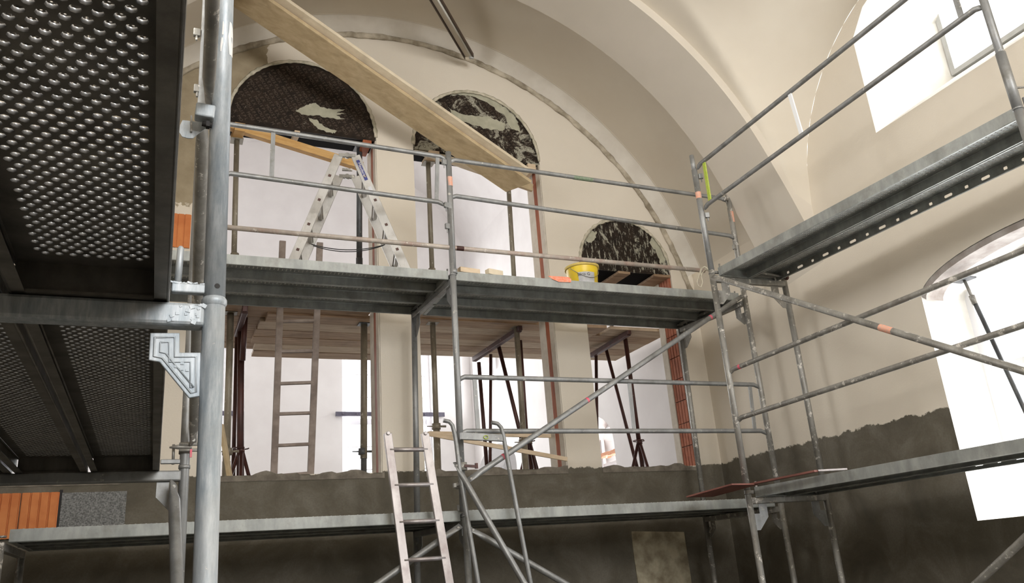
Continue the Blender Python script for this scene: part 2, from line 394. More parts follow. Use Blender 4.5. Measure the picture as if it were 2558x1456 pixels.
# right wall with lunette tops and windows -------------------------------------------------
LC = (3.75, -0.75, -5.25)
def zlun(y, rise=1.70, z0=3.15, hw=1.65):
    best = -9
    for c in LC:
        d = abs(y - c)
        if d < hw: best = max(best, z0 + rise * math.sqrt(1 - (d / hw) ** 2))
    return best
top = [(7.4, 3.2), (5.45, 3.2), (5.45, 3.15)]
for c in LC[:2]:
    top += [(c + 1.65 * math.cos(PI * k / 24), 3.15 + 1.70 * math.sin(PI * k / 24)) for k in range(25)]
top += [(-6.0, 3.15)]
def rw(a, b, d): return (XW + d, a, b)
winU = lambda c: [(c - 0.76, 3.44), (c + 0.76, 3.44), (c + 0.76, 4.42), (c + 0.58, 4.64), (c + 0.30, 4.76), (c, 4.80), (c - 0.30, 4.76), (c - 0.58, 4.64), (c - 0.76, 4.42)]
n = 20
winL = [(2.53, 0.145), (4.47, 0.145), (4.47, 1.9)] + [(3.5 + 0.97 * math.cos(PI * k / n), 1.9 + 0.26 * math.sin(PI * k / n)) for k in range(1, n)] + [(2.53, 1.9)]
wr = [(-6.0, ZF), (7.4, ZF)] + top
def splay(c): return ([(c + (a - c) * 0.6, 3.975 + (b - 3.44) * (4.80 - 3.975) / 1.38) for a, b in winU(c)], 0.80)
wall_right = wall_with_holes('wall_right', wr, [winU(3.75), winU(-0.75), winL], rw, 0.55, 'wall_right', 'reveal', (splay(3.75), splay(-0.75)))
def lw(a, b, d): return (2 * XC - XW - d, a, b)
wall_left = wall_with_holes('wall_left', wr, [winU(3.75), winU(-0.75)], lw, 0.55, 'wall_right', 'reveal')
# rear wall of the nave with one wide window
rear = wall_with_holes('wall_front', [(-1.3, ZF), (5.7, ZF), (5.7, 6.4), (-1.3, 6.4)], [[(0.4, 1.8), (4.0, 1.8), (4.0, 5.0), (0.4, 5.0)]], lambda a, b, d: (a, -5.0 - d, b), 0.4, 'wall_right', 'reveal')
fl = MB(); fl.add([(-1.3, -5.1, ZF), (5.7, -5.1, ZF), (5.7, 7.5, ZF), (-1.3, 7.5, ZF)], [(0, 1, 2, 3)])
struct('floor', fl, 'floor')

# vault --------------------------------------------------------------------------------
def vault_z(t, y, a, b):
    # the barrel runs down smoothly on to the curved top of the window wall
    x, z = ell(t, a, b); zl = max(zlun(y), 3.15)
    zt_ = min(zl + 0.12 + 0.75 * (zl - 3.15), 5.35); ts = math.asin((zt_ - ZS) / b)
    for lo, sgn in ((t, 1), (PI - t, -1)):
        if lo < ts:
            q = (lo - t0) / (ts - t0); px, pz_ = ell(ts, a, b)
            x = (XW - XC) + ((px - XC) - (XW - XC)) * q; x = XC + sgn * x; z = zl + (pz_ - zl) * q
    return x, z
vb = MB(); NT = 120
ys = [5.4 - 0.05 * i for i in range(int((5.4 + 5.0) / 0.05) + 1)]
t0 = 0.0
V = []
for y in ys:
    for k in range(NT + 1):
        t = t0 + (PI - 2 * t0) * k / NT
        x, z = vault_z(t, y, 3.41, 3.53); V.append((x, y, z))
vb.add(V, [(j * (NT + 1) + k, j * (NT + 1) + k + 1, (j + 1) * (NT + 1) + k + 1, (j + 1) * (NT + 1) + k) for j in range(len(ys) - 1) for k in range(NT)], True)
# bay between the rib and the end wall
AF, BF = 3.56, 3.70
t1 = math.acos((XW - XC) / AF)
V = []
for y in (6.1, 6.5, 6.9, 7.22):
    for k in range(NT + 1):
        t = t1 + (PI - 2 * t1) * k / NT; x, z = ell(t, AF, BF); V.append((x, y, z))
vb.add(V, [(j * (NT + 1) + k, j * (NT + 1) + k + 1, (j + 1) * (NT + 1) + k + 1, (j + 1) * (NT + 1) + k) for j in range(3) for k in range(NT)], True)
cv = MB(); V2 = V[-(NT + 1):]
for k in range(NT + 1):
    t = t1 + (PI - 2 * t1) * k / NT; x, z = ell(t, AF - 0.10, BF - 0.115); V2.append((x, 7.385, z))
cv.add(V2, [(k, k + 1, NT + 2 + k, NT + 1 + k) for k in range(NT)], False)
M['lit_fillet'] = simple('lit_fillet_plaster', (0.72, 0.665, 0.58), (0.80, 0.75, 0.665), 5, 0.9, b=0.3, detail=8, bd=0.01)  # paler than the vault: light on the slanted fillet painted into its colour
struct('trim_4', cv, 'lit_fillet')
ceil = struct('ceiling', vb, 'vault')
# transverse rib: intrados with both faces
rb = MB(); AR, BR = 3.33, 3.44
t2 = 0.0
V = []
prof = [(5.4, 0.6), (5.4, -0.01), (6.1, -0.03), (6.1, 0.6)]
for (y, d) in prof:
    for k in range(NT + 1):
        t = 0.06 + (PI - 0.12) * k / NT
        e_ = max(0.0, 0.42 - min(t, PI - t)) / 0.42; x, z = ell(t, AR + d + 0.20 * e_ ** 1.3, BR + d); V.append((min(max(x, XC - 3.45), XC + 3.45), y, z))
rb.add(V, [(j * (NT + 1) + k, j * (NT + 1) + k + 1, (j + 1) * (NT + 1) + k + 1, (j + 1) * (NT + 1) + k) for j in range(3) for k in range(NT)], False)
struct('trim_1', rb, 'rib')
# mortar roll along the wall arch
ml = MB()
P_, R_ = [], []
for k in range(161):
    t = 0.235 + (PI - 0.47) * k / 160
    w = random.uniform(-0.004, 0.004)
    x, z = ell(t, 3.447 + w, 3.565 + w); P_.append((x, 7.392 + random.uniform(-0.002, 0.002), z)); R_.append((0.034 + random.uniform(-0.009, 0.008), 0.026 + random.uniform(-0.004, 0.006)))
ml.tube(P_, R_, 8)
struct('trim_2', ml, 'mould')
# outer bead that catches the light
ml = MB()
P_ = [];
for k in range(161):
    t = t1 + (PI - 2 * t1) * k / 160; x, z = ell(t, AF + 0.004, BF + 0.004); P_.append((x, 7.22, z))
ml.tube(P_, 0.010, 6)
struct('trim_3', ml, 'vault')

# gallery beyond the openings ----------------------------------------------------------
GY, GZ = 15.0, 0.15
def gw(a, b, d): return (a, GY + d, b)
gwin = [[(3.03, 1.55), (4.80, 1.55), (4.80, 4.95), (3.03, 4.95)], [(-0.82, 1.55), (0.95, 1.55), (0.95, 4.95), (-0.82, 4.95)]]
wall_with_holes('wall_gallery_back', [(-1.3, GZ), (5.7, GZ), (5.7, 9.0), (-1.3, 9.0)], gwin, gw, 0.3, 'white', 'white')
def arch2(y0, y1, zb, zs, rise, n=14):
    return [(a, b) for a, b in arch_pts(y0, y1, zb, zs, rise, n)]
gs = [[(13.4, 3.10), (14.85, 3.10), (14.85, 4.7), (13.4, 4.7)], arch2(13.0, 14.85, 0.6, 1.85, 0.45), arch2(9.64, 10.9, 0.55, 1.62, 0.45)]
wall_with_holes('wall_gallery_right', [(7.7, GZ), (15.1, GZ), (15.1, 9.0), (7.7, 9.0)], gs, lambda a, b, d: (XW + d, a, b), 0.5, 'white', 'white')
wall_with_holes('wall_gallery_left', [(7.7, GZ), (15.1, GZ), (15.1, 9.0), (7.7, 9.0)], [], lambda a, b, d: (-1.25 - d, a, b), 0.1, 'white', 'white')
gf = MB(); gf.add([(-1.3, 7.6, GZ), (5.7, 7.6, GZ), (5.7, 15.1, GZ), (-1.3, 15.1, GZ)], [(0, 1, 2, 3)])
struct('gallery_floor', gf, 'floor')
gc = MB(); V = []
for j, y in enumerate((7.74, 11, 15.05)):
    for k in range(33):
        t = PI * k / 32; V.append((XC + 3.45 * math.cos(t), y, 6.2 + 2.4 * math.sin(t)))
gc.add(V, [(j * 33 + k, j * 33 + k + 1, (j + 1) * 33 + k + 1, (j + 1) * 33 + k) for j in range(2) for k in range(32)], True)
struct('gallery_ceiling', gc, 'white')

def window(name, rect, axis, pos, bars_v, bars_h, fmat, fw=0.06, thick=0.05):
    """rect (a0,b0,a1,b1) in the wall plane; axis 'y' = plane of constant y"""
    a0, b0, a1, b1 = rect
    P3 = (lambda a, b, d: (a, pos + d, b)) if axis == 'y' else (lambda a, b, d: (pos + d, a, b))
    w = sroot(name, P3((a0 + a1) / 2, b0, 0))
    f = MB()
    for (p, q) in (((a0, b0), (a1, b0 + fw)), ((a0, b1 - fw), (a1, b1)), ((a0, b0 + fw), (a0 + fw, b1 - fw)), ((a1 - fw, b0 + fw), (a1, b1 - fw))):
        f.bb(P3(p[0], p[1], 0), P3(q[0], q[1], thick))
    fo = f.build('window_frame', fmat, w)
    m = MB()
    for a, wd in bars_v: m.bb(P3(a - wd / 2, b0 + fw, 0.01), P3(a + wd / 2, b1 - fw, 0.04))
    for b, wd in bars_h: m.bb(P3(a0 + fw, b - wd / 2, 0.012), P3(a1 - fw, b + wd / 2, 0.038))
    if m.v: m.build('glazing_bar', fmat, w)
    va = [a0 + fw] + [a for a, _ in bars_v] + [a1 - fw]; hb = [b0 + fw] + sorted(b for b, _ in bars_h) + [b1 - fw]
    for i in range(len(va) - 1):
        for j in range(len(hb) - 1):
            g = MB(); g.add([P3(va[i], hb[j], 0.025), P3(va[i + 1], hb[j], 0.025), P3(va[i + 1], hb[j + 1], 0.025), P3(va[i], hb[j + 1], 0.025)], [(0, 1, 2, 3)])
            g.build('pane', 'glass', w)
    return w
window('window_1', (3.03, 1.55, 4.80, 4.95), 'y', GY + 0.18, [(3.92, 0.05)], [(2.07, 0.025), (2.49, 0.025), (2.96, 0.11), (3.43, 0.025), (3.87, 0.025), (4.3, 0.025)], 'frame_white', 0.1)
window('window_2', (-0.82, 1.55, 0.95, 4.95), 'y', GY + 0.18, [(0.06, 0.05)], [(2.07, 0.025), (2.49, 0.025), (2.96, 0.11), (3.43, 0.025), (3.87, 0.025), (4.3, 0.025)], 'frame_white', 0.1)
window('window_3', (13.4, 3.10, 14.85, 4.7), 'x', XW + 0.42, [(14.1, 0.05)], [(3.9, 0.04)], 'frame_white', 0.07)
window('window_4', (13.0, 0.6, 14.85, 2.3), 'x', XW + 0.46, [(13.9, 0.05)], [], 'frame_white', 0.07)
window('window_5', (9.64, 0.55, 10.9, 2.07), 'x', XW + 0.46, [(10.25, 0.05)], [(1.45, 0.07)], 'frame_white', 0.09)
ft = MB()
for k in range(14):
    ft.box((XW + 0.44, 9.70 + k * 0.09, 1.60 + random.uniform(-0.01, 0.01)), (0.08, 0.10, 0.05 + random.uniform(0, 0.02)))
tag(ft.build('foam_bead', 'foam', bevel=0.01), 'orange mounting foam bead over the small gallery side window', 'foam')
# tie bars across the far windows
for (a, b) in ((2.9, 5.0), (-1.2, 1.2)):
    t = MB(); t.bb((a, GY - 0.06, 3.02), (b, GY - 0.03, 3.10))
    for k in range(8): t.box((a + (b - a) * (k + 0.5) / 8, GY - 0.065, 3.06), (0.03, 0.02, 0.03))
    tag(t.build('tie_bar', 'tie'), 'dark tie bar across the far window ' + ('behind the prop of the first opening' if a > 0 else 'at the left edge of the first opening'), 'bar')

# upper right window: frame with post, lower right window
UL = at(2388, 190, Y=4.45)
wfx = UL.x
window('window_6', (3.29, 3.975, 4.21, 4.81), 'x', XW + 0.76, [(3.75, 0.05)], [], 'frame_grey', 0.045)
window('window_7', (-1.21, 3.975, -0.29, 4.81), 'x', XW + 0.76, [(-0.75, 0.05)], [], 'frame_grey', 0.045)
window('window_8', (2.99, 3.40, 4.51, 4.85), 'x', 2 * XC - XW - 0.55, [(3.75, 0.06)], [(4.2, 0.05)], 'frame_grey', 0.05)
window('window_9', (-1.51, 3.40, 0.01, 4.85), 'x', 2 * XC - XW - 0.55, [(-0.75, 0.06)], [(4.2, 0.05)], 'frame_grey', 0.05)
window('window_10', (0.4, 1.8, 4.0, 5.0), 'y', -5.35, [(1.6, 0.06), (2.8, 0.06)], [(3.4, 0.06)], 'frame_grey', 0.06)
window('window_11', (2.53, 0.145, 4.47, 2.17), 'x', XW + 0.5, [(3.5, 0.06)], [(1.3, 0.05)], 'frame_white', 0.06)
# curved form board under the head of the lower right window
fb = MB(); A, Bp = [], []
for k in range(25):
    t = PI * k / 24; A.append((3.5 + 0.965 * math.cos(t), 1.895 + 0.258 * math.sin(t))); Bp.append((3.5 + 0.93 * math.cos(t), 1.865 + 0.24 * math.sin(t)))
for k in range(24):
    q = [A[k], A[k + 1], Bp[k + 1], Bp[k]]
    fb.prism([(XW + 0.0, a, b) for a, b in q], (0.19, 0, 0))
o = fb.build('arch_form_board', 'soffit'); tag(o, 'grey-brown curved form board lining the head of the lower right window', 'board')
pr = thing('window_prop', 'thin steel prop leaning up to the curved form board in the lower right window', 'prop', at(2409, 702, X=XW + 0.12))
p0 = at(2409, 700, X=XW + 0.12); p1 = at(2558, 1020, X=XW + 0.12); pd = (p1 - p0)
MB().tube([p0, p0 + pd * 0.2], 0.012, 8).build('inner_tube', 'galv_dirty', pr)
MB().tube([p0 + pd * 0.14, p0 + pd * 1.9], 0.017, 10).build('outer_tube', 'prop_dark', pr)
MB().tube([p0 + pd * 0.13, p0 + pd * 0.2], 0.023, 10).build('collar', 'galv_dirty', pr)
MB().box(p0 + Vector((0, 0, 0.005)), (0.1, 0.14, 0.012)).build('head_plate', 'prop_dark', pr)

# unfinished masonry at the left of the parapet and elsewhere ---------------------------
def hollow_bricks(parent, x0, x1, z0, z1, yface, rows_, cols, ribs, mat, facing='y', depth=0.03):
    for r in range(rows_):
        for c in range(cols):
            a0 = x0 + (x1 - x0) * c / cols + 0.003; a1 = x0 + (x1 - x0) * (c + 1) / cols - 0.003
            b0 = z0 + (z1 - z0) * r / rows_ + 0.004; b1 = z0 + (z1 - z0) * (r + 1) / rows_ - 0.004
            m = MB()
            for k in range(ribs):
                c0 = a0 + (a1 - a0) * (k + 0.11) / ribs; c1 = a0 + (a1 - a0) * (k + 0.89) / ribs
                j = random.uniform(0, 0.003)
                if facing == 'y': m.bb((c0, yface - depth - j, b0), (c1, yface + 0.01, b1))
                else: m.bb((yface - depth - j, c0, b0), (yface + 0.01, c1, b1))
            if facing == 'y': m.bb((a0, yface - depth * 0.4, b0), (a1, yface + 0.01, b1))
            else: m.bb((yface - depth * 0.3, a0, b0), (yface + 0.01, a1, b1))
            m.build('brick', mat, parent)
hollow_bricks(wall_end, -1.24, -0.715, 0.54, 0.885, YW, 1, 2, 4, 'brick2')
m = MB(); m.bb((-0.70, YW - 0.018, 0.54), (-0.24, YW, 0.875)); m.build('concrete_block', 'block', wall_end)
m = MB(); m.bb((-0.718, YW - 0.01, 0.54), (-0.698, YW + 0.0, 0.9)); m.build('joint_gap', 'black_hole', wall_end)
hollow_bricks(wall_end, -0.12, 0.115, 3.02, 3.36, YW, 1, 1, 4, 'brick2', depth=0.012)
# brick jamb on the right of the third opening (bricks show between two plaster edges)
hollow_bricks(wall_end, YW + 0.02, YW + 0.24, ZP - 0.02, 3.2, 5.30, 9, 1, 4, 'brick', facing='x', depth=0.02)
m = MB(); m.bb((5.27, YW + 0.24, ZP), (5.30, YW + TH, 3.2)); m.build('plaster_edge', 'jamb', wall_end)
m = MB(); m.bb((5.285, YW - 0.004, ZP - 0.02), (5.315, YW + 0.03, 2.9)); m.build('corner_bead', 'galv_dirty', wall_end)
# jamb linings with the red-brown strip, first and second opening
for xj, ztop in ((1.86, 4.40), (3.74, 4.38)):
    m = MB(); m.bb((xj - 0.014, YW + 0.195, ZP - 0.01), (xj - 0.002, YW + TH + 0.01, ztop)); m.build('jamb_board', 'jamb', wall_end)
    m = MB(); m.bb((xj - 0.011, YW + 0.105, ZP - 0.01), (xj - 0.001, YW + 0.195, ztop)); m.build('jamb_strip', 'rust_strip', wall_end)
    m = MB(); m.bb((xj - 0.013, YW + 0.002, ZP - 0.01), (xj - 0.002, YW + 0.105, ztop)); m.build('jamb_plaster', 'jamb', wall_end)
# old painted panel under the lower platform
m = MB(); pts = []
for k in range(9): pts.append((4.385 + random.uniform(-0.012, 0.012), YW - 0.012, 0.345 - k * 0.22))
for k in range(9): pts.append((5.0 + random.uniform(-0.008, 0.008), YW - 0.012, 0.31 - (8 - k) * 0.215))
m.prism(pts, (0, 0.012, 0)); m.build('painted_panel', 'old_paint', wall_end)
# wall bracket hole near the rib
m = MB(); hp = at(1775, 440, Y=7.2); m.tube([hp, hp + Vector((0, 0.05, 0))], 0.02, 10)
# lintel shutters (black film-faced boards closing the arch heads) ------------------------
def lunette(xa, xb, zs, rise, zb, y, th, mat, n=40, wob=0.012):
    c = (xa + xb) / 2; r = (xb - xa) / 2; P = []
    for k in range(n + 1):
        t = PI * k / n; w = 1 + random.uniform(-wob, wob * 0.3)
        P.append((c + r * w * math.cos(t), y, zs + rise * w * math.sin(t)))
    P = [(xb - 0.004, y, zb)] + P + [(xa + 0.004, y, zb)]
    return P
FONT = bpy.data.curves.new('fnt', 'FONT')
def text_mesh(txt, size, mirror=False, extr=0.0):
    cu = bpy.data.curves.new('t', 'FONT'); cu.body = txt; cu.size = size; cu.align_x = 'CENTER'; cu.align_y = 'CENTER'; cu.resolution_u = 2; cu.extrude = extr
    ob = bpy.data.objects.new('t', cu); COL.objects.link(ob)
    dg = bpy.context.evaluated_depsgraph_get(); me = bpy.data.meshes.new_from_object(ob.evaluated_get(dg))
    bpy.data.objects.remove(ob); bpy.data.curves.remove(cu)
    vs = [v.co.copy() for v in me.vertices]; fs = [tuple(p.vertices) for p in me.polygons]; bpy.data.meshes.remove(me)
    return vs, fs
def shutter(xa, xb, zs, rise, zb, y, mat, label, lettering=False):
    t = thing('lintel_shutter', label, 'shutter', ((xa + xb) / 2, y, zb))
    m = MB(); m.prism(lunette(xa, xb, zs, rise, zb, y, 0.018, mat), (0, 0.018, 0)); m.build('face_board', mat, t)
    m = MB(); m.bb((xa + 0.01, y + 0.018, zb - 0.0), (xb - 0.01, 7.68 if zb > 4 else 7.93, zb + 0.018)); m.build('base_board', 'black_ply', t)
    # scraped mortar left round the head
    m = MB(); c = (xa + xb) / 2; r = (xb - xa) / 2; Pp = []; Rr = []
    for k in range(61):
        a = PI * k / 60; Pp.append((c + (r + 0.002) * math.cos(a), YW - 0.001, zs + (rise + 0.002) * math.sin(a))); Rr.append((0.012 + random.uniform(0, 0.014), 0.006))
    m.tube(Pp, Rr, 6); m.build('mortar_edge', 'mortar_ring', t)
    if lettering:
        word = 'MOUSPLEX'; LT = [text_mesh(ch, 0.046) for ch in word]; ang = math.radians(-58); ca, sa = math.cos(ang), math.sin(ang)
        m = MB()
        for i in range(-30, 31):
            for j in range(-60, 61):
                w_, ch = divmod(j, 9)
                if ch == 8: continue
                u = j * 0.0355 + (0.0 if i % 2 else 0.13); v = i * 0.052
                cx = c + u * ca - v * sa; cz = zs + 0.2 + u * sa + v * ca
                if cz < zb + 0.035 or ((cx - c) / (r - 0.04)) ** 2 + (max(cz - zs, 0) / (rise - 0.04)) ** 2 > 1: continue
                vs, fs = LT[ch]; m.add([(cx + p.x * ca - p.y * sa, y - 0.0008, cz + p.x * sa + p.y * ca) for p in vs], fs)
        if m.v: m.build('printed_lettering', 'print', t)
    return t
sh1 = shutter(0.385, 1.855, 4.44, 0.775, 4.40, YW + 0.012, 'ply_a', 'black film-faced lintel shutter with printed lettering heading the first tall opening', True)
sh2 = shutter(2.265, 3.735, 4.42, 0.775, 4.38, YW + 0.012, 'ply_b', 'black lintel shutter smeared with grey-green mortar heading the middle tall opening', True)
sh3 = shutter(4.135, 5.295, 3.22, 0.575, 3.16, YW + 0.012, 'ply_c', 'black lintel shutter streaked with plaster heading the low right opening', False)

# mortar smeared on the boards
def ragged(pts, amp=4, sub=5):
    out = []
    for i in range(len(pts)):
        a = Vector(pts[i]); b = Vector(pts[(i + 1) % len(pts)])
        for k in range(sub): p = a.lerp(b, k / sub); out.append((p.x + random.uniform(-amp, amp), p.y + random.uniform(-amp, amp)))
    return out
def smear(owner, pts, amp, yy, th=0.002):
    m = MB(); m.prism([at(x, y, Y=yy) for x, y in ragged(pts, amp)], (0, -th, 0)); m.build('mortar_smear', 'smear', owner)
M['smear'] = simple('grey_green_mortar', (0.36, 0.345, 0.255), (0.46, 0.44, 0.335), 12, 0.95, b=0.4, detail=7, bd=0.004)
YS = YW + 0.0105
smear(sh1, [(738, 276), (765, 262), (786, 256), (800, 266), (822, 272), (862, 274), (840, 281), (866, 284), (838, 288), (862, 298), (826, 296), (790, 288), (756, 287)], 1.6, YS)
smear(sh1, [(584, 186), (612, 172), (650, 160), (676, 158), (660, 170), (628, 178), (604, 192), (588, 200)], 2.0, YS)
smear(sh1, [(769, 296), (790, 300), (812, 318), (842, 328), (830, 334), (796, 322)], 2.0, YS)
smear(sh2, [(1082, 240), (1110, 229), (1150, 224), (1190, 230), (1230, 246), (1262, 268), (1290, 296), (1300, 330), (1270, 318), (1262, 292), (1225, 262), (1180, 240), (1130, 233), (1096, 247)], 3.0, YS)
smear(sh2, [(1118, 268), (1150, 284), (1195, 290), (1235, 296), (1262, 310), (1258, 328), (1215, 322), (1180, 310), (1140, 300)], 3.0, YS)
smear(sh3, [(1468, 610), (1462, 590), (1476, 576), (1492, 580), (1484, 600)], 2.5, YS)
smear(sh3, [(1630, 590), (1652, 616), (1664, 650), (1650, 660), (1640, 630), (1622, 606)], 2.5, YS)

# timber under the shutters
def timber(name, a, b, w, h, mat, label, cat='beam', group=None, up=(0, 0, 1)):
    m = MB(); m.beam(a, b, w, h, up); o = m.build(name, mat, bevel=0.004); return tag(o, label, cat, group)
timber('timber_beam', at(560, 309, Y=7.46), at(905, 417, Y=7.52), 0.07, 0.085, 'beam_yellow', 'yellow timber beam running aslant under the first arch shutter')
timber('timber_block', Vector((at(600, 300, Y=7.43).x, 7.40, 4.354)), Vector((at(600, 300, Y=7.43).x + -0.02, 7.67, 4.354)), 0.10, 0.09, 'beam_yellow', 'short yellow timber block under the left end of the first shutter', 'block')
timber('timber_block', Vector((at(742, 322, Y=7.43).x, 7.40, 4.374)), Vector((at(742, 322, Y=7.43).x + -0.02, 7.67, 4.374)), 0.055, 0.05, 'batten', 'pale timber block under the middle of the first shutter', 'block')
timber('timber_block', Vector((at(916, 352, Y=7.43).x, 7.40, 4.374)), Vector((at(916, 352, Y=7.43).x + -0.0, 7.67, 4.374)), 0.09, 0.05, 'rust_strip', 'reddish timber block at the right end of the first shutter', 'block')
timber('timber_beam', at(1034, 373, Y=7.46), at(1215, 428, Y=7.50), 0.05, 0.075, 'plank_edge', 'pale timber beam under the left half of the middle shutter')
timber('timber_beam', at(1150, 408, Y=7.53), at(1330, 470, Y=7.56), 0.04, 0.09, 'plank_pale', 'shorter timber beam under the right half of the middle shutter, partly behind the long planks')
timber('timber_block', Vector((at(1082, 365, Y=7.43).x, 7.40, 4.354)), Vector((at(1082, 365, Y=7.43).x + 0.0, 7.67, 4.354)), 0.12, 0.05, 'batten', 'pale timber block under the left end of the middle shutter', 'block')
timber('timber_block', Vector((at(1262, 398, Y=7.43).x, 7.40, 4.354)), Vector((at(1262, 398, Y=7.43).x + 0.0, 7.67, 4.354)), 0.09, 0.05, 'beam_yellow', 'orange timber block under the right part of the middle shutter', 'block')
timber('timber_block', Vector((at(1325, 407, Y=7.43).x, 7.40, 4.344)), Vector((at(1325, 407, Y=7.43).x + 0.0, 7.67, 4.344)), 0.10, 0.07, 'batten', 'pale timber block in the right corner under the middle shutter', 'block')
timber('timber_block', Vector((at(1555, 672, Y=7.43).x, 7.40, 3.144)), Vector((at(1555, 672, Y=7.43).x + -0.02, 7.93, 3.144)), 0.16, 0.03, 'plank_brown', 'brown timber block under the middle of the low right shutter', 'block')
timber('timber_block', Vector((at(1650, 684, Y=7.43).x, 7.40, 3.144)), Vector((at(1650, 684, Y=7.43).x + 0.0, 7.93, 3.144)), 0.22, 0.03, 'plank_brown', 'wide brown timber block under the right end of the low right shutter', 'block')

# ================================================================== SCAFFOLDING
R0 = 0.0242
def hole_grid(mb, x0, x1, y0, y1, z, px, py, r, rim, nseg=8, top_r=None):
    """plate with a staggered grid of raised nozzle holes; x across, y along"""
    ncol = max(1, int((x1 - x0) / px)); nrow = int((y1 - y0) / py)
    mx_ = ((x1 - x0) - ncol * px) / 2; top_r = top_r or r * 0.93
    V, F, S = mb.v, mb.f, mb.sm
    for j in range(nrow):
        ya = y0 + j * py; yb = ya + py
        sh = (px / 2) if j % 2 else 0.0
        xs = x0 + mx_ + sh; nc = ncol - (1 if j % 2 else 0)
        # side fillers
        for (fa, fb_) in ((x0, xs), (xs + nc * px, x1)):
            if fb_ - fa > 1e-5:
                b = len(V); V += [Vector((fa, ya, z)), Vector((fb_, ya, z)), Vector((fb_, yb, z)), Vector((fa, yb, z))]; F.append((b, b + 1, b + 2, b + 3)); S.append(False)
        for i in range(nc):
            cx = xs + (i + 0.5) * px; cy = (ya + yb) / 2; b = len(V)
            hx, hy = px / 2, py / 2
            out = [(hx, 0), (hx, hy), (0, hy), (-hx, hy), (-hx, 0), (-hx, -hy), (0, -hy), (hx, -hy)]
            V += [Vector((cx + a, cy + c, z)) for a, c in out]
            V += [Vector((cx + r * math.cos(2 * PI * k / 8), cy + r * math.sin(2 * PI * k / 8), z)) for k in range(8)]
            V += [Vector((cx + top_r * math.cos(2 * PI * k / 8), cy + top_r * math.sin(2 * PI * k / 8), z + rim)) for k in range(8)]
            for k in range(8):
                k2 = (k + 1) % 8
                F.append((b + k, b + k2, b + 8 + k2, b + 8 + k)); S.append(False)
                F.append((b + 8 + k, b + 8 + k2, b + 16 + k2, b + 16 + k)); S.append(True)
    if y0 + nrow * py < y1 - 1e-5:
        b = len(V); ya = y0 + nrow * py; V += [Vector((x0, ya, z)), Vector((x1, ya, z)), Vector((x1, y1, z)), Vector((x0, y1, z))]; F.append((b, b + 1, b + 2, b + 3)); S.append(False)
def flange(mb, x, y0, y1, z0, z1, slots=False):
    """upright side web, optionally with a row of oblong and round holes"""
    if not slots:
        mb.add([(x, y0, z0), (x, y1, z0), (x, y1, z1), (x, y0, z1)], [(0, 1, 2, 3)]); return
    y = y0; i = 0
    while y < y1 - 0.16:
        L_ = 0.15; big = (i % 2 == 0); cy = y + L_ / 2; cz = (z0 + z1) / 2 - 0.004; hw = 0.034 if big else 0.014; hh = 0.011
        out = [(cy + L_ / 2, cz), (cy + L_ / 2, z1), (cy, z1), (cy - L_ / 2, z1), (cy - L_ / 2, cz), (cy - L_ / 2, z0), (cy, z0), (cy + L_ / 2, z0)]
        inn = [(cy + hw, cz), (cy + hw * 0.8, cz + hh), (cy, cz + hh), (cy - hw * 0.8, cz + hh), (cy - hw, cz), (cy - hw * 0.8, cz - hh), (cy, cz - hh), (cy + hw * 0.8, cz - hh)]
        mb.add([(x, a, b) for a, b in out] + [(x, a, b) for a, b in inn], [(k, (k + 1) % 8, 8 + (k + 1) % 8, 8 + k) for k in range(8)])
        y += L_; i += 1
    mb.add([(x, y, z0), (x, y1, z0), (x, y1, z1), (x, y, z1)], [(0, 1, 2, 3)])
PLANKS = {}
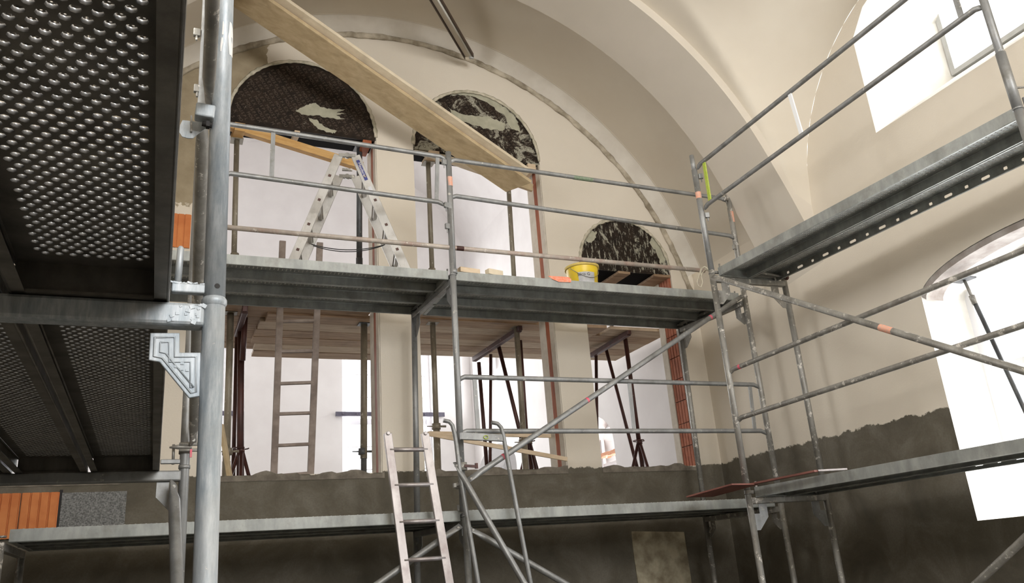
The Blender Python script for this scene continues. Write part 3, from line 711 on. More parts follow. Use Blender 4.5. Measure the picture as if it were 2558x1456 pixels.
def plank_meshes(key, w, L_, h, slots=False, px=0.0212, py=0.01625, r=0.0058, rim=0.006):
    if key in PLANKS: return PLANKS[key]
    # local: x 0..w across, y 0..L along, z 0 bottom .. h top
    T = MB(); hole_grid(T, 0.036, w - 0.036, 0.05, L_ - 0.05, h, px, py, r, rim)
    T.add([(0.036, 0, h), (w - 0.036, 0, h), (w - 0.036, 0.05, h), (0.036, 0.05, h)], [(0, 1, 2, 3)])
    T.add([(0.036, L_ - 0.05, h), (w - 0.036, L_ - 0.05, h), (w - 0.036, L_, h), (0.036, L_, h)], [(0, 1, 2, 3)])
    Sd = []
    for (a, s) in ((0.0, 1), (w, -1)):
        S_ = MB()
        flange(S_, a, 0, L_, 0, h, slots and a > 0)
        pr_ = [(a, h), (a + s * 0.036, h)]
        S_.add([(a, 0, h), (a + s * 0.036, 0, h), (a + s * 0.036, L_, h), (a, L_, h)], [(0, 1, 2, 3)])
        lp = 0.016 if h > 0.076 else 0.030
        S_.add([(a, 0, 0), (a + s * lp, 0, 0), (a + s * lp, L_, 0), (a, L_, 0)], [(0, 1, 2, 3)])
        S_.add([(a + s * lp, 0, 0), (a + s * lp, L_, 0), (a + s * (lp - 0.003), L_, 0.008), (a + s * (lp - 0.003), 0, 0.008)], [(0, 1, 2, 3)])
        S_.tube([(a + s * 0.004, 0, h - 0.003), (a + s * 0.004, L_, h - 0.003)], 0.004, 6); S_.tube([(a + s * 0.003, 0, 0.003), (a + s * 0.003, L_, 0.003)], 0.004, 8)
        Sd.append(S_)
    Es = []
    for (a, s) in ((0.0, 1), (L_, -1)):
        E_ = MB(); x0, x1, a1, a2 = 0.004, w - 0.004, a + s * 0.006, a + s * 0.03
        E_.prism([(x0, a, 0), (x0, a, h - 0.0003), (x0, a1, h - 0.0003), (x0, a1, 0.006), (x0, a2, 0.006), (x0, a2, 0)], (x1 - x0, 0, 0)); Es.append(E_)
    def mk(mb, nme):
        me = bpy.data.meshes.new(nme); me.from_pydata([tuple(v) for v in mb.v], [], mb.f); me.update(); me.polygons.foreach_set('use_smooth', mb.sm); return me
    PLANKS[key] = (mk(T, 'tread'), mk(Sd[0], 'side_rail'), mk(Sd[1], 'side_rail'), mk(Es[0], 'end_cap'), mk(Es[1], 'end_cap')); return PLANKS[key]
def plank(key, dims, loc, rz, label, mat='deck', group=None, slots=False, **kw):
    w, L_, h = dims
    ms = plank_meshes(key, w, L_, h, slots, **kw)
    t = thing('scaffold_plank', label, 'plank', loc, group); t.rotation_euler = (0, 0, rz)
    for nme, me in zip(('tread', 'side_rail', 'side_rail', 'end_cap', 'end_cap'), ms):
        if not me.materials:
            me.materials.append(M[mat])
            if nme == 'tread':
                me.materials.append(M[mat + '_worn']); mi = [0] * len(me.polygons); sm_ = [False] * len(me.polygons); me.polygons.foreach_get('use_smooth', sm_)
                me.polygons.foreach_set('material_index', [1 if q else 0 for q in sm_])
        o = bpy.data.objects.new(nme, me); COL.objects.link(o); o.parent = t
    return t

def tubeobj(name, pts, r, mat, parent, n=12, label=None): return MB().tube(pts, r, n).build(name, mat, parent, label=label)
def gusset(mb, post, bdir, z, s=1.0, th=0.006):
    """L-notched corner plate under a cross beam"""
    P = Vector(post); b = Vector(bdir).normalized(); nrm = b.cross(Vector((0, 0, 1)))
    poly = [(0.10, 0), (0.10, -0.075), (0.03, -0.148), (0.0, -0.148), (0.0, -0.055), (0.042, -0.055), (0.042, 0)]
    pts = [P + b * (R0 + a * s) + Vector((0, 0, z - P.z + c * s)) - nrm * th / 2 for a, c in poly]
    mb.prism(pts, nrm * th)
    return [P + b * (R0 + a * s) + Vector((0, 0, z - P.z + c * s)) for a, c in poly], nrm
R1 = 0.0265
def frame(label, A, B_, z0, z1, mat='galv', posts_to=None, gus=1.0, gA=True, gB=True, top_bar=True, group=None, bracketA=None, beam_h=0.05, gmat=None, matB=None):
    """one lift of a scaffold frame: two posts, cross beam and corner plates. A and B_ are (x,y) or callables of z"""
    fa = A if callable(A) else (lambda z, A=A: Vector((A[0], A[1], z))); fb_ = B_ if callable(B_) else (lambda z, B_=B_: Vector((B_[0], B_[1], z)))
    t = thing('scaffolding', label, 'scaffold', fa(z0), group)
    tA, tB = posts_to or (z1 + 0.06, z1 + 0.06)
    tubeobj('post', [fa(z0), fa(tA)], R1, mat, t, 16); tubeobj('post', [fb_(z0), fb_(tB)], R1, matB or mat, t, 16)
    a = fa(z1); b = fb_(z1); d = (b - a).normalized()
    m = MB(); m.beam(a + Vector((0, 0, -beam_h / 2)), b + Vector((0, 0, -beam_h / 2)), 0.048, beam_h); o = m.build('cross_beam', mat, t, bevel=0.006)
    if top_bar:
        m = MB(); m.beam(a + Vector((0, 0, 0.045)), b + Vector((0, 0, 0.045)), 0.014, 0.028); m.build('locking_bar', mat, t, bevel=0.003)
        m = MB()
        for q in (0.12, 0.88): m.tube([a + (b - a) * q + Vector((0, 0, -0.01)), a + (b - a) * q + Vector((0, 0, 0.13))], 0.008, 8)
        m.build('pin', mat, t)
    for on, p, s_ in ((gA, a, 1), (gB, b, -1)):
        if on:
            m = MB(); poly, nrm = gusset(m, p, d * s_, z1 - beam_h, gus); g = m.build('corner_plate', gmat or mat, t, bevel=0.001)
    m = MB()
    for p, zt in ((fa, z1), (fb_, z1)): m.tube([p(zt + 0.028), p(zt + 0.04)], R1 + 0.0035, 16)
    m.build('collar', mat, t)
    return t
def mark(name, pts, r, mat, parent, label=None):
    return MB().tube(pts, r, 14, caps=False).build(name, mat, parent, label=label)
def clamp_box(p, d, parent, mat='galv', s=1.0):
    """wedge box that takes the flattened end of a guard rail"""
    p = Vector(p); d = Vector(d).normalized()
    m = MB(); m.beam(p + d * 0.022, p + d * 0.062 * s, 0.03 * s, 0.05 * s); m.box(p + d * 0.045 + Vector((0, 0, -0.035)), (0.008, 0.012, 0.05)); m.build('wedge_box', mat, parent, bevel=0.004)
def guard(label, tops, mids, stiles, mat='galv', r=0.0205, bend=0.03, cat='guard rail', stile_mats=None, group=None, down=0.07):
    t = thing('guard_rail', label, cat, tops[0], group)
    for (a, b) in (tops, mids):
        a = Vector(a); b = Vector(b); d = (b - a).normalized()
        pts = [a + Vector((0, 0, -bend)), a + d * 0.02 + Vector((0, 0, -bend * 0.4)), a + d * 0.05, a + (b - a) * 0.5, b - d * 0.05, b - d * 0.02 + Vector((0, 0, -bend * 0.4)), b + Vector((0, 0, -bend))]
        MB().tube(pts, [(r * 0.9, r * 0.4), r * 0.95, r, r, r, r * 0.95, (r * 0.9, r * 0.4)], 12).build('rail', mat, t)
    for i, q in enumerate(stiles):
        a = Vector(tops[0]).lerp(Vector(tops[1]), q[0]); b = Vector(mids[0]).lerp(Vector(mids[1]), q[1])
        m = MB(); dd = (Vector(tops[1]) - Vector(tops[0])).normalized(); m.beam(a, b, 0.012, 0.034, up=dd)
        m.build('stile', (stile_mats or {}).get(i, mat), t)
    return t
def brace(label, a, b, mat='galv', r=0.0225, flat=0.10, over=0.0, coupler=True, name='diagonal_brace', group=None):
    a = Vector(a); b = Vector(b); d = (b - a).normalized(); L_ = (b - a).length
    t = thing(name, label, 'brace', a, group)
    pts = [a - d * 0.03, a + d * 0.02, a + d * 0.10, a + (b - a) * 0.5, b - d * 0.10, b - d * 0.02, b + d * 0.03]
    rs = [(r * 1.1, r * 0.25), (r * 1.1, r * 0.3), r, r, r, (r * 1.1, r * 0.3), (r * 1.1, r * 0.25)]
    MB().tube(pts, rs, 14).build('tube', mat, t)
    m = MB()
    for p in (a, b): m.tube([p + Vector((0, -0.02, 0)), p + Vector((0, 0.02, 0))], 0.009, 8)
    m.build('bolt', 'galv_dirty', t)
    return t

# ---- end-wall scaffold (runs along the wall) -------------------------------------------------
YF, YB = 6.10, 7.07
ZL, ZU = 0.43, 2.405        # beam tops of the lower and upper lift
XS = (-0.87, 2.17, 5.20)
frame('galvanised scaffold frame at the far left end of the wall scaffold, lower lift', (XS[0] - 0.02, YF), (XS[0] - 0.02, YB), ZF, ZL, 'galv_dirty', posts_to=(ZL, ZL), top_bar=False)
f1l = frame('scaffold frame standing behind the front aluminium ladder, lower lift', (XS[1] - 0.0, YF), (2.06, YB), ZF, ZL, 'galv')
fU = frame('scaffold frame in the middle of the picture carrying the joint of the upper platform', lambda z: Vector((2.155 + 0.008 * (z - 0.5), YF, z)), lambda z: Vector((2.07 + 0.018 * (z - 0.3), YB, z)), ZL + 0.07, ZU, 'galv', posts_to=(3.05, ZU + 0.02), gus=1.25, gA=True)
tp = thing('guard_post', 'thin guard post rising above the middle of the upper platform with an orange mark', 'post', (2.175, YF, 2.47))
tubeobj('post', [(2.175, YF, 2.47), (2.185, YF, 3.61)], R1 * 0.98, 'galv', tp, 16)
tubeobj('collar', [(2.18, YF, 2.45), (2.18, YF, 2.49)], R1 + 0.004, 'galv', tp, 16)
mark('orange_mark', [(2.184, YF, 3.27), (2.184, YF, 3.36)], R1 + 0.0006, 'orange_pale', tp, 'worn orange paint mark')
for z in (3.50, 3.08): clamp_box((2.18, YF, z), (-1, -0.25, 0), tp)
clamp_box((2.18, YF, 2.88), (-1, -0.25, 0), tp)
frame('scaffold frame at the right end of the wall scaffold, lower lift', (XS[2], YF), (5.055, YB), ZF, ZL, 'galv_dirty')
frame('scaffold frame under the right end of the upper platform beside the brick jamb', lambda z: Vector((5.20, YF, z)), lambda z: Vector((5.062 + 0.014 * (z - 0.6), YB, z)), ZL + 0.07, ZU, 'galv_dirty', posts_to=(2.53, ZU), gus=1.25)
tp = thing('guard_post', 'guard post with orange mark at the right end of the upper platform, nearer the wall', 'post', (5.21, YF, 2.5))
tubeobj('post', [(5.205, YF, 2.5), (5.215, YF, 3.70)], R1, 'galv_dirty', tp, 16)
mark('orange_mark', [(5.213, YF, 3.24), (5.213, YF, 3.36)], R1 + 0.0006, 'orange_pale', tp, 'worn orange paint mark')
for z in (3.50, 2.96): clamp_box((5.21, YF, z), (-1, -0.4, 0), tp, 'galv_dirty')
# platforms: three planks a bay
wE = 0.32
PLB = dict(px=0.0212, py=0.0325, r=0.0062)
names = {0: 'front', 1: 'middle', 2: 'rear'}
for lev, zz in (('upper', 2.405), ('lower', 0.43)):
    for b, (xa, xb) in enumerate(((-0.85, 2.14), (2.20, 5.16))):
        for k in range(3):
            L_ = xb - xa
            zt = zz + (0.0 if (b == 0 or lev == 'lower') else 0.0)
            plank('E%d' % b, (wE, L_, 0.08), (xa, YF + 0.026 + (k + 1) * (wE + 0.006), zt), -PI / 2,
                  'perforated steel plank, %s one of three in the %s bay of the %s wall platform' % (names[k], 'left' if b == 0 else 'right', lev), 'deck', 'perforated planks of the wall platforms', **PLB)
# rails above the upper platform
guard('double guard rail over the left bay of the upper platform', (at(560, 308, Y=YF), at(1113, 393, Y=YF)), (at(560, 431, Y=YF), at(1108, 506, Y=YF)), [(0.205, 0.2), (0.96, 0.965)], 'galv')
gr = guard('double guard rail over the right bay of the upper platform with a dull green mark', (at(1123, 398, Y=YF - 0.0), at(1812, 497, Y=YF)), (at(1126, 488, Y=YF), at(1832, 590, Y=YF)), [], 'galv')
a = at(1133, 400, Y=YF); b = at(1812, 497, Y=YF)
mark('green_mark', [a.lerp(b, 0.405), a.lerp(b, 0.475)], 0.0211, 'green_dull', gr, 'dull green paint mark')
mark('pale_mark', [a.lerp(b, 0.20), a.lerp(b, 0.225)], 0.0175, 'orange_pale', gr) if False else None
tr_ = thing('toe_rail', 'long cream-splashed tube lying along the upper platform and tied with rope at its right end', 'tube', at(560, 567, Y=6.17))
pa = at(560, 567, Y=6.17); pb = at(1760, 676, Y=6.02)
MB().tube([pa, pb], 0.0205, 14).build('tube', 'rail_red', tr_)
mark('red_mark', [pa.lerp(pb, 0.43), pa.lerp(pb, 0.435), pa.lerp(pb, 0.445)], 0.0211, 'rust', tr_, 'dark red band')
# mid-lift rails of the right bay
guard('double guard rail between the lower and upper platforms of the right bay', (at(1146, 941, Y=YF), at(1893, 961, Y=YF)), (at(1150, 1077, Y=YF), at(1912, 1076, Y=YF)), [(0.045, 0.05), (0.53, 0.53), (0.968, 0.96)], 'galv')
# diagonals at the centre and lower part
br = brace('long diagonal tube rising to the right under the upper platform, with pink marks', at(1175, 1196, Y=YF - 0.06), at(1850, 742, Y=YF - 0.03), 'galv', 0.0235)
a = at(1175, 1196, Y=YF - 0.06); b = at(1850, 742, Y=YF - 0.03)
for q, w in ((0.095, 0.006), (0.372, 0.006), (0.858, 0.007)): mark('pink_mark', [a.lerp(b, q), a.lerp(b, q + w)], 0.0242, 'pink', br, 'fluorescent pink paint mark')
brace('steel tube leaning down to the right in front of the front ladder stile', at(1140, 1163, Y=5.98), at(1352, 1530, Y=5.7), 'galv', 0.0235)
brace('diagonal tube going down left behind the front aluminium ladder', at(1143, 1318, Y=6.02), at(870, 1510, Y=5.95), 'galv', 0.0235)
brace('diagonal tube going down right below the middle scaffold joint', at(1180, 1324, Y=6.02), at(1520, 1520, Y=5.95), 'galv', 0.0235)
cp = thing('swivel_coupler', 'rusty swivel coupler with wing nut on the middle scaffold post', 'coupler', at(1155, 1165, Y=6.02))
c0 = at(1156, 1165, Y=6.05)
m = MB(); m.tube([c0 + Vector((0, 0, -0.03)), c0 + Vector((0, 0, 0.03))], 0.034, 12); m.build('ring', 'galv_dirty', cp)
m = MB(); m.beam(c0 + Vector((0.0, -0.04, 0)), c0 + Vector((0.085, -0.06, -0.01)), 0.014, 0.02); m.box(c0 + Vector((0.09, -0.06, -0.005)), (0.02, 0.02, 0.04)); m.build('wing_nut', 'rust', cp)
c1 = at(1148, 1213, Y=6.05)
cp = thing('swivel_coupler', 'grey coupler below the wing-nut coupler on the middle scaffold post', 'coupler', c1)
m = MB(); m.tube([c1 + Vector((0, 0, -0.022)), c1 + Vector((0, 0, 0.022))], 0.033, 12); m.build('ring', 'galv_dirty', cp)
m = MB(); m.tube([c1 + Vector((-0.06, -0.03, 0)), c1 + Vector((0.04, -0.035, 0))], 0.009, 8); m.box(c1 + Vector((-0.05, -0.03, 0)), (0.018, 0.03, 0.03)); m.build('bolt', 'galv_dirty', cp)
# orange tape on the front plank edge
m = MB(); pp = [at(x, y, Y=YF + 0.0245) for x, y in ((1369, 689), (1405, 691), (1420, 692), (1427, 697), (1426, 705), (1396, 704), (1380, 697))]
m.prism(pp, (0, -0.0015, 0)); tag(m.build('orange_tape', 'orange'), 'bright orange tape patch on the edge of the upper platform beside the bucket', 'tape')

# ---- right-wall scaffold ---------------------------------------------------------------------
A0 = Vector((4.44, 5.58)); N0 = Vector((4.62, 2.72)); T0 = Vector((5.23, 5.58))
def Apost(z): return Vector((A0.x + 0.0 * z, A0.y, z))
def Tpost(z): return Vector((T0.x, 5.56, z))
frame('plaster-splashed scaffold frame at the corner between the two walls, lower lift', (A0.x, A0.y), (T0.x, 5.56), ZF, 0.47, 'galv_dirty', gmat='galv', gus=1.4)
frame('plaster-splashed scaffold frame at the corner between the two walls, upper lift', (A0.x, A0.y), (T0.x, 5.56), 0.53, 2.40, 'galv_dirty', gmat='galv_dirty', gus=1.4)
tp = thing('guard_post', 'tall guard post with orange mark at the joint of the two upper platforms', 'post', (A0.x, A0.y, 2.46))
tubeobj('post', [(A0.x, A0.y, 2.46), (A0.x - 0.01, A0.y, 3.47)], R1, 'galv', tp, 16)
tubeobj('post_head', [(A0.x - 0.01, A0.y, 3.45), (A0.x - 0.015, A0.y, 3.62)], R1 * 0.8, 'galv', tp, 16)
mark('orange_mark', [(A0.x - 0.008, A0.y, 3.17), (A0.x - 0.008, A0.y, 3.235)], R1 + 0.0006, 'orange_pale', tp, 'worn orange paint mark')
for z in (3.40, 3.00): clamp_box((A0.x, A0.y, z), (0.9, -0.4, 0), tp)
frame('scaffold frame at the right edge of the picture, lower lift', (N0.x, N0.y), (5.36, 2.75), ZF, 0.47, 'galv')
frame('scaffold frame at the right edge of the picture, upper lift', (N0.x, N0.y), (5.36, 2.75), 0.53, 2.40, 'galv')
tp = thing('guard_post', 'guard post crossing the bright upper window at the right edge', 'post', (N0.x, N0.y, 2.46))
tubeobj('post', [(N0.x, N0.y, 2.46), (N0.x, N0.y, 3.75)], R1 * 0.92, 'galv', tp, 16)
tubeobj('sleeve', [(N0.x, N0.y, 2.44), (N0.x, N0.y, 2.83)], R1 * 1.12, 'galv', tp, 16)
for z in (3.28, 2.55): clamp_box((N0.x, N0.y, z), (0.9, 0.3, 0), tp)
tubeobj('pin', [(N0.x + 0.02, N0.y, 2.585), (N0.x + 0.16, N0.y - 0.03, 2.60)], 0.007, 'galv_dirty', tp, 8)
rzR = math.atan2(-(N0.x - A0.x), -(N0.y - A0.y)) * 0
dR = Vector((N0.x - A0.x, N0.y - A0.y)); LR = dR.length; angR = math.atan2(dR.y, dR.x) - PI / 2   # local +y points from A to N
# local +x must point to the right wall; with +y towards the camera that is the -x side, so planks are laid from N to A instead
dR2 = -dR; angR2 = math.atan2(dR2.y, dR2.x) - PI / 2
for lev, zz in (('upper', 2.40), ('lower', 0.47)):
    for k in range(2):
        base = Vector((N0.x, N0.y)) + Vector((math.cos(angR2), math.sin(angR2))) * (0.05 + k * 0.335) + dR2.normalized() * 0.03
        plank('R%d' % k, (0.325, LR - 0.06, 0.08), (base.x, base.y, zz), angR2, 'perforated steel plank on the %s level along the right wall, the one nearer %s' % (lev, 'the nave' if k == 0 else 'the wall'), 'deck', 'planks along the right wall', slots=(k == 1), **PLB)
    for k in range(2):
        base = Vector((N0.x, N0.y - 2.9)) + Vector((math.cos(angR2), math.sin(angR2))) * (0.05 + k * 0.335) + dR2.normalized() * 0.03
# guard rails of the right scaffold
gr = guard('upper double guard rail slanting across the vault to the upper right window', (Vector((4.455, 5.56, 3.50)), Vector((4.62, 2.74, 3.63))), (Vector((4.455, 5.55, 3.08)), Vector((4.62, 2.74, 3.21))), [(0.035, 0.03), (0.43, 0.44), (0.95, 0.95)], 'galv', stile_mats={0: 'green', 1: 'white_paint'})
gr = guard('double guard rail in the middle lift along the right wall, with a red mark', (at(1822, 926, X=4.455), at(2600, 608, X=4.60)), (at(1842, 1046, X=4.455), at(2600, 798, X=4.60)), [], 'galv_dirty')
a = at(1822, 926, X=4.455); b = at(2600, 608, X=4.60)
mark('pink_mark', [a.lerp(b, 0.045), a.lerp(b, 0.055)], 0.0211, 'pink', gr, 'red paint mark')
br = brace('long diagonal tube falling to the right in front of the lower right window', at(1785, 692, X=4.385), at(2640, 952, X=4.50), 'galv_dirty', 0.0235)
a = at(1785, 692, X=4.385); b = at(2640, 952, X=4.50)
mark('orange_mark', [a.lerp(b, 0.60), a.lerp(b, 0.635)], 0.0242, 'orange_pale', br, 'worn orange mark')
brace('diagonal tube rising to the right in the bottom right corner', at(2330, 1560, X=4.55), at(2640, 1270, X=4.55), 'galv_dirty', 0.0235)
# stub of tube sticking out behind the corner frame
s0 = at(1955, 688, Z=2.46)
t = thing('putlog_tube', 'short tube stub with a bolt head sticking out past the corner frame', 'tube', s0)
tubeobj('tube', [at(1900, 680, Y=5.50), at(1968, 694, Y=5.50)], 0.012, 'galv_dirty', t); tubeobj('bolt', [at(1962, 693, Y=5.50), at(1967, 694, Y=5.50)], 0.022, 'rust', t)
# rope at the joint
rp = thing('rope_tie', 'loop of pale rope tying the toe rail to the corner guard post', 'rope', at(1750, 680, Y=5.7))
c = at(1762, 678, Y=5.64)
pts = [c + Vector((0.0 + 0.045 * math.cos(t_), 0.045 * math.sin(t_), 0.03 * math.sin(2 * t_))) for t_ in np.linspace(0, 4 * PI, 40)]
MB().tube(pts, 0.006, 6).build('knot', 'rope', rp)
lp = [at(x, y, Y=5.62) for x, y in ((1752, 668), (1745, 690), (1741, 705), (1745, 715), (1751, 717), (1755, 706), (1752, 690), (1749, 678))]
MB().tube(lp, 0.004, 6).build('loop', 'rope', rp)
m = MB(); c = at(1776, 668, Y=5.56); m.tube([c + Vector((0.0, 0, -0.05)), c + Vector((0.07, 0, -0.055)), c + Vector((0.1, 0, -0.0))], 0.004, 6); m.build('wire', 'wire', rp)
# red-brown plywood sheets on the lower deck
m = MB(); m.beam(at(1748, 1240, Z=0.525), at(1862, 1209, Z=0.56), 0.30, 0.012); tag(m.build('plywood_strip', 'red_ply'), 'red-brown plywood strip lying on the lower platform left of the corner post', 'board')
m = MB(); m.beam(at(1862, 1212, Z=0.565), at(2040, 1176, Z=0.575), 0.05, 0.014); o = m.build('plywood_strip', 'red_ply'); tag(o, 'long red-brown plywood strip with a bright metal end on the lower right platform', 'board')
MB().beam(at(2040, 1176, Z=0.577), at(2112, 1172, Z=0.577), 0.05, 0.012).build('metal_end', 'alu_front', o, 'bright aluminium end')

# ---- left-wall scaffold (close to the camera) ------------------------------------------------
Y1, Y2 = 1.856, 4.463
ZC = 0.585                  # cross-beam axis
def P1(z): return Vector((0.0966 - 0.016 * (z - 0.0336), Y1, z))
f1 = thing('scaffolding', 'big blue-grey scaffold post and cross beam close to the camera', 'scaffold', P1(-1.55))
tubeobj('post', [P1(-1.55), P1(0.638)], R0, 'galv_near', f1, 32)
tubeobj('sleeve', [P1(0.638), P1(2.45)], R0 * 0.985, 'galv_near', f1, 32)
MB().tube([P1(0.622), P1(0.628), P1(0.636), P1(0.642)], [R0 + 0.0005, R0 + 0.0035, R0 + 0.0035, R0], 32, caps=False).build('collar', 'galv_near', f1)
ex = P1(0.6).x - 0.02
m = MB(); m.beam((-1.1, Y1, 0.595), (ex, Y1, 0.595), 0.05, 0.052); m.build('cross_beam', 'galv_near', f1, bevel=0.008)
m = MB(); m.beam((-0.004, Y1, 0.660), (ex, Y1, 0.660), 0.02, 0.022); m.build('locking_bar', 'galv_near', f1, bevel=0.003)
px_ = at(444, 700, Y=Y1).x
m = MB(); m.tube([(px_, Y1, 0.665), (px_ + 0.002, Y1, 0.757), (px_ + 0.002, Y1, 0.762)], [0.0078, 0.0075, 0.004], 12); m.build('pin', 'galv_near', f1)
hc = at(541, 723, Y=Y1); hc = Vector((hc.x, 0, hc.z)); a_ = math.asin(max(-1, min(1, (hc.x - P1(hc.z).x) / R0)))
c = P1(hc.z) + Vector((math.sin(a_), -math.cos(a_), 0)) * (R0 + 0.0004)
m = MB(); m.tube([c, c - Vector((math.sin(a_), -math.cos(a_), 0)) * 0.004], 0.006, 14); m.build('pin_hole', 'black_hole', f1)
# pressed corner plate with raised beads
gp = [at(x, y, Y=Y1) for x, y in ((375, 832), (449, 832), (449, 881), (502, 881), (502, 990), (472, 995), (398, 905), (371, 900))]
poly = [(p.x, p.z) for p in gp]
m = MB(); m.prism([(a, Y1 - 0.003, b) for a, b in poly], (0, 0.006, 0)); cpl = m.build('corner_plate', 'galv_near', f1, bevel=0.002)
def inset(poly, d):
    out = []; n_ = len(poly)
    for i in range(n_):
        p = Vector(poly[i]); a = (Vector(poly[i - 1]) - p).normalized(); b = (Vector(poly[(i + 1) % n_]) - p).normalized()
        e1 = Vector((-a.y, a.x)); e2 = Vector((b.y, -b.x)); bis = (e1 + e2)
        bis = bis.normalized() / max(0.5, math.sqrt((1 + e1.dot(e2)) / 2)); out.append(p + bis * d)
    return out
def area2(q): return abs(sum(q[i][0] * q[(i + 1) % len(q)][1] - q[(i + 1) % len(q)][0] * q[i][1] for i in range(len(q))))
for dd, rr in ((0.010, 0.0030), (0.0215, 0.0026)):
    q = min((inset(poly, dd), inset(poly, -dd)), key=area2)
    MB().tube([(v.x, Y1 - 0.003, v.y) for v in q + [q[0]]], [(rr, rr * 0.7)] * (len(q) + 1), 8, caps=False).build('bead', 'galv_near', cpl)
m = MB()
for (x, y) in ((455, 907), (454, 921), (468, 924), (440, 915)):
    p = at(x, y, Y=Y1 - 0.004); m.box(p, (0.007, 0.002, 0.006))
m.build('stamp', 'galv_near', cpl)
# plaster crumbs on the bars
m = MB()
for k in range(60):
    if k < 44: c = Vector((random.uniform(px_ - 0.012, ex + 0.02), Y1 - random.uniform(0.0, 0.010), 0.671 + random.uniform(-0.001, 0.002)))
    else: c = Vector((random.uniform(px_ - 0.02, ex), Y1 - 0.0255, random.uniform(0.575, 0.618)))
    s_ = random.uniform(0.002, 0.0065); m.box(c, (s_ * 1.8, s_ * 0.4, s_ * (0.8 if k < 44 else 1.6)), Matrix.Rotation(random.uniform(-0.5, 0.5), 3, 'Y'))
o = m.build('plaster_crumbs', 'galv_near', f1, bevel=0.001); o['kind'] = 'stuff'
# white paint scrape, drawn where it sits on the round post
def on_post(x, y, dr=0.0004):
    p = at(x, y, Y=Y1); q = P1(p.z); a = math.asin(max(-0.98, min(0.98, (p.x - q.x) / R0))); return q + Vector((math.sin(a), -math.cos(a), 0)) * (R0 + dr)
def scrape(pts):
    m = MB(); n_ = len(pts) // 2; L_ = pts[:n_]; Rr = pts[n_:][::-1]
    m.add([on_post(x, y) for x, y in L_] + [on_post((L_[i][0] + Rr[i][0]) / 2, (L_[i][1] + Rr[i][1]) / 2) for i in range(n_)] + [on_post(x, y) for x, y in Rr], [(i, i + 1, i + 1 + n_ * k + 0, i + n_ * k) for i in range(0)] + [(k * n_ + i, k * n_ + i + 1, (k + 1) * n_ + i + 1, (k + 1) * n_ + i) for k in range(2) for i in range(n_ - 1)])
    m.build('paint_scrape', 'cut', f1, 'white paint scrape')
scrape([(572, 66), (571, 80), (570, 92), (568, 103), (569, 118), (570, 132), (571, 146)] + [(580, 148), (581, 134), (582, 118), (581, 103), (581, 92), (580, 78), (577, 68)])
scrape([(555, 68), (554, 82), (553, 98), (553, 101)] + [(557, 101), (557, 94), (558, 80), (557, 68)])
scrape([(552, 108), (550, 120), (549, 128), (549, 142)] + [(551, 142), (553, 130), (556, 120), (556, 108)])
# wedge box and key plate
wb = at(512, 283, Y=Y1 - 0.02); m = MB(); m.box(wb, (0.044, 0.034, 0.036), Matrix.Rotation(0.06, 3, 'Y')); m.build('wedge_box', 'galv_near', f1, bevel=0.004)
m = MB(); kk = [(448, 330), (450, 312), (456, 300), (512, 306), (514, 320), (492, 336), (482, 345), (470, 345), (455, 341)]
m.prism([at(x, y, Y=Y1 + 0.025) for x, y in kk], (0, 0.003, 0)); m.build('key_plate', 'galv_near', f1)
m = MB(); m.beam(at(478, 290, Y=Y1 + 0.022), at(478, 330, Y=Y1 + 0.022), 0.004, 0.007, up=(0, 1, 0)); m.build('key_slot', 'galv_dirty', f1)
m = MB(); m.tube([at(505, 308, Y=Y1 - 0.02), at(530, 314, Y=Y1 - 0.02)], 0.007, 8); m.box(at(519, 312, Y=Y1 - 0.02), (0.008, 0.016, 0.014)); m.build('wedge', 'black_hole', f1)

def P2(z): return Vector((0.1108 - 0.0105 * (z - 0.38), Y2, z))
f2 = thing('scaffolding', 'second grey scaffold frame behind the big near post, on the left', 'scaffold', P2(-1.55))
tubeobj('post', [P2(-1.55), P2(3.6)], R0, 'galv', f2, 18); tubeobj('post', [(-1.1, Y2, -1.55), (-1.1, Y2, 3.6)], R0, 'galv', f2, 18)
zc2 = at(463, 1166, Y=Y2).z
tubeobj('collar', [P2(zc2 - 0.01), P2(zc2 + 0.008)], R0 + 0.004, 'galv', f2, 18)
zb2 = 0.595
m = MB(); m.beam((-1.1, Y2, zb2), (P2(0).x - 0.02, Y2, zb2), 0.05, 0.052); m.build('cross_beam', 'galv', f2, bevel=0.008)
m = MB(); m.beam((-0.004, Y2, zb2 + 0.072), (P2(0).x - 0.01, Y2, zb2 + 0.072), 0.02, 0.022); m.build('locking_bar', 'galv', f2, bevel=0.003)
m = MB(); m.tube([at(432, 1160, Y=Y2), at(434, 1110, Y=Y2)], 0.007, 8); m.build('pin', 'galv_dirty', f2)
m = MB(); gusset(m, P2(zb2), (-1, 0, 0), zb2 - 0.026, 1.0); m.build('corner_plate', 'galv', f2, bevel=0.001)
for (x, y) in ((492, 82), (493, 222)):
    m = MB(); c = at(x, y, Y=Y2); m.box(c, (0.04, 0.03, 0.05)); m.box(c + Vector((0, 0, -0.035)), (0.012, 0.02, 0.04)); m.build('wedge_box', 'galv_dirty', f2, bevel=0.005)
c = P2(at(462, 1120, Y=Y2).z)
cp = thing('swivel_coupler', 'steel coupler clamping the leaning tube to the second left post', 'coupler', c)
m = MB(); m.tube([c + Vector((0, 0, -0.028)), c + Vector((0, 0, 0.028))], 0.030, 14); m.build('ring', 'galv_dirty', cp)
m = MB(); m.tube([c + Vector((-0.075, -0.035, 0.0)), c + Vector((-0.035, -0.035, 0.002)), c + Vector((0.03, -0.04, 0.0))], [0.004, 0.012, 0.007], 8); m.build('wing_nut', 'galv_dirty', cp)
for dz_ in (-0.016, 0.014):
    m = MB(); m.tube([c + Vector((-0.03, -0.042, dz_)), c + Vector((0.055, -0.042, dz_))], 0.008, 8); m.build('bolt', 'galv_dirty', cp)
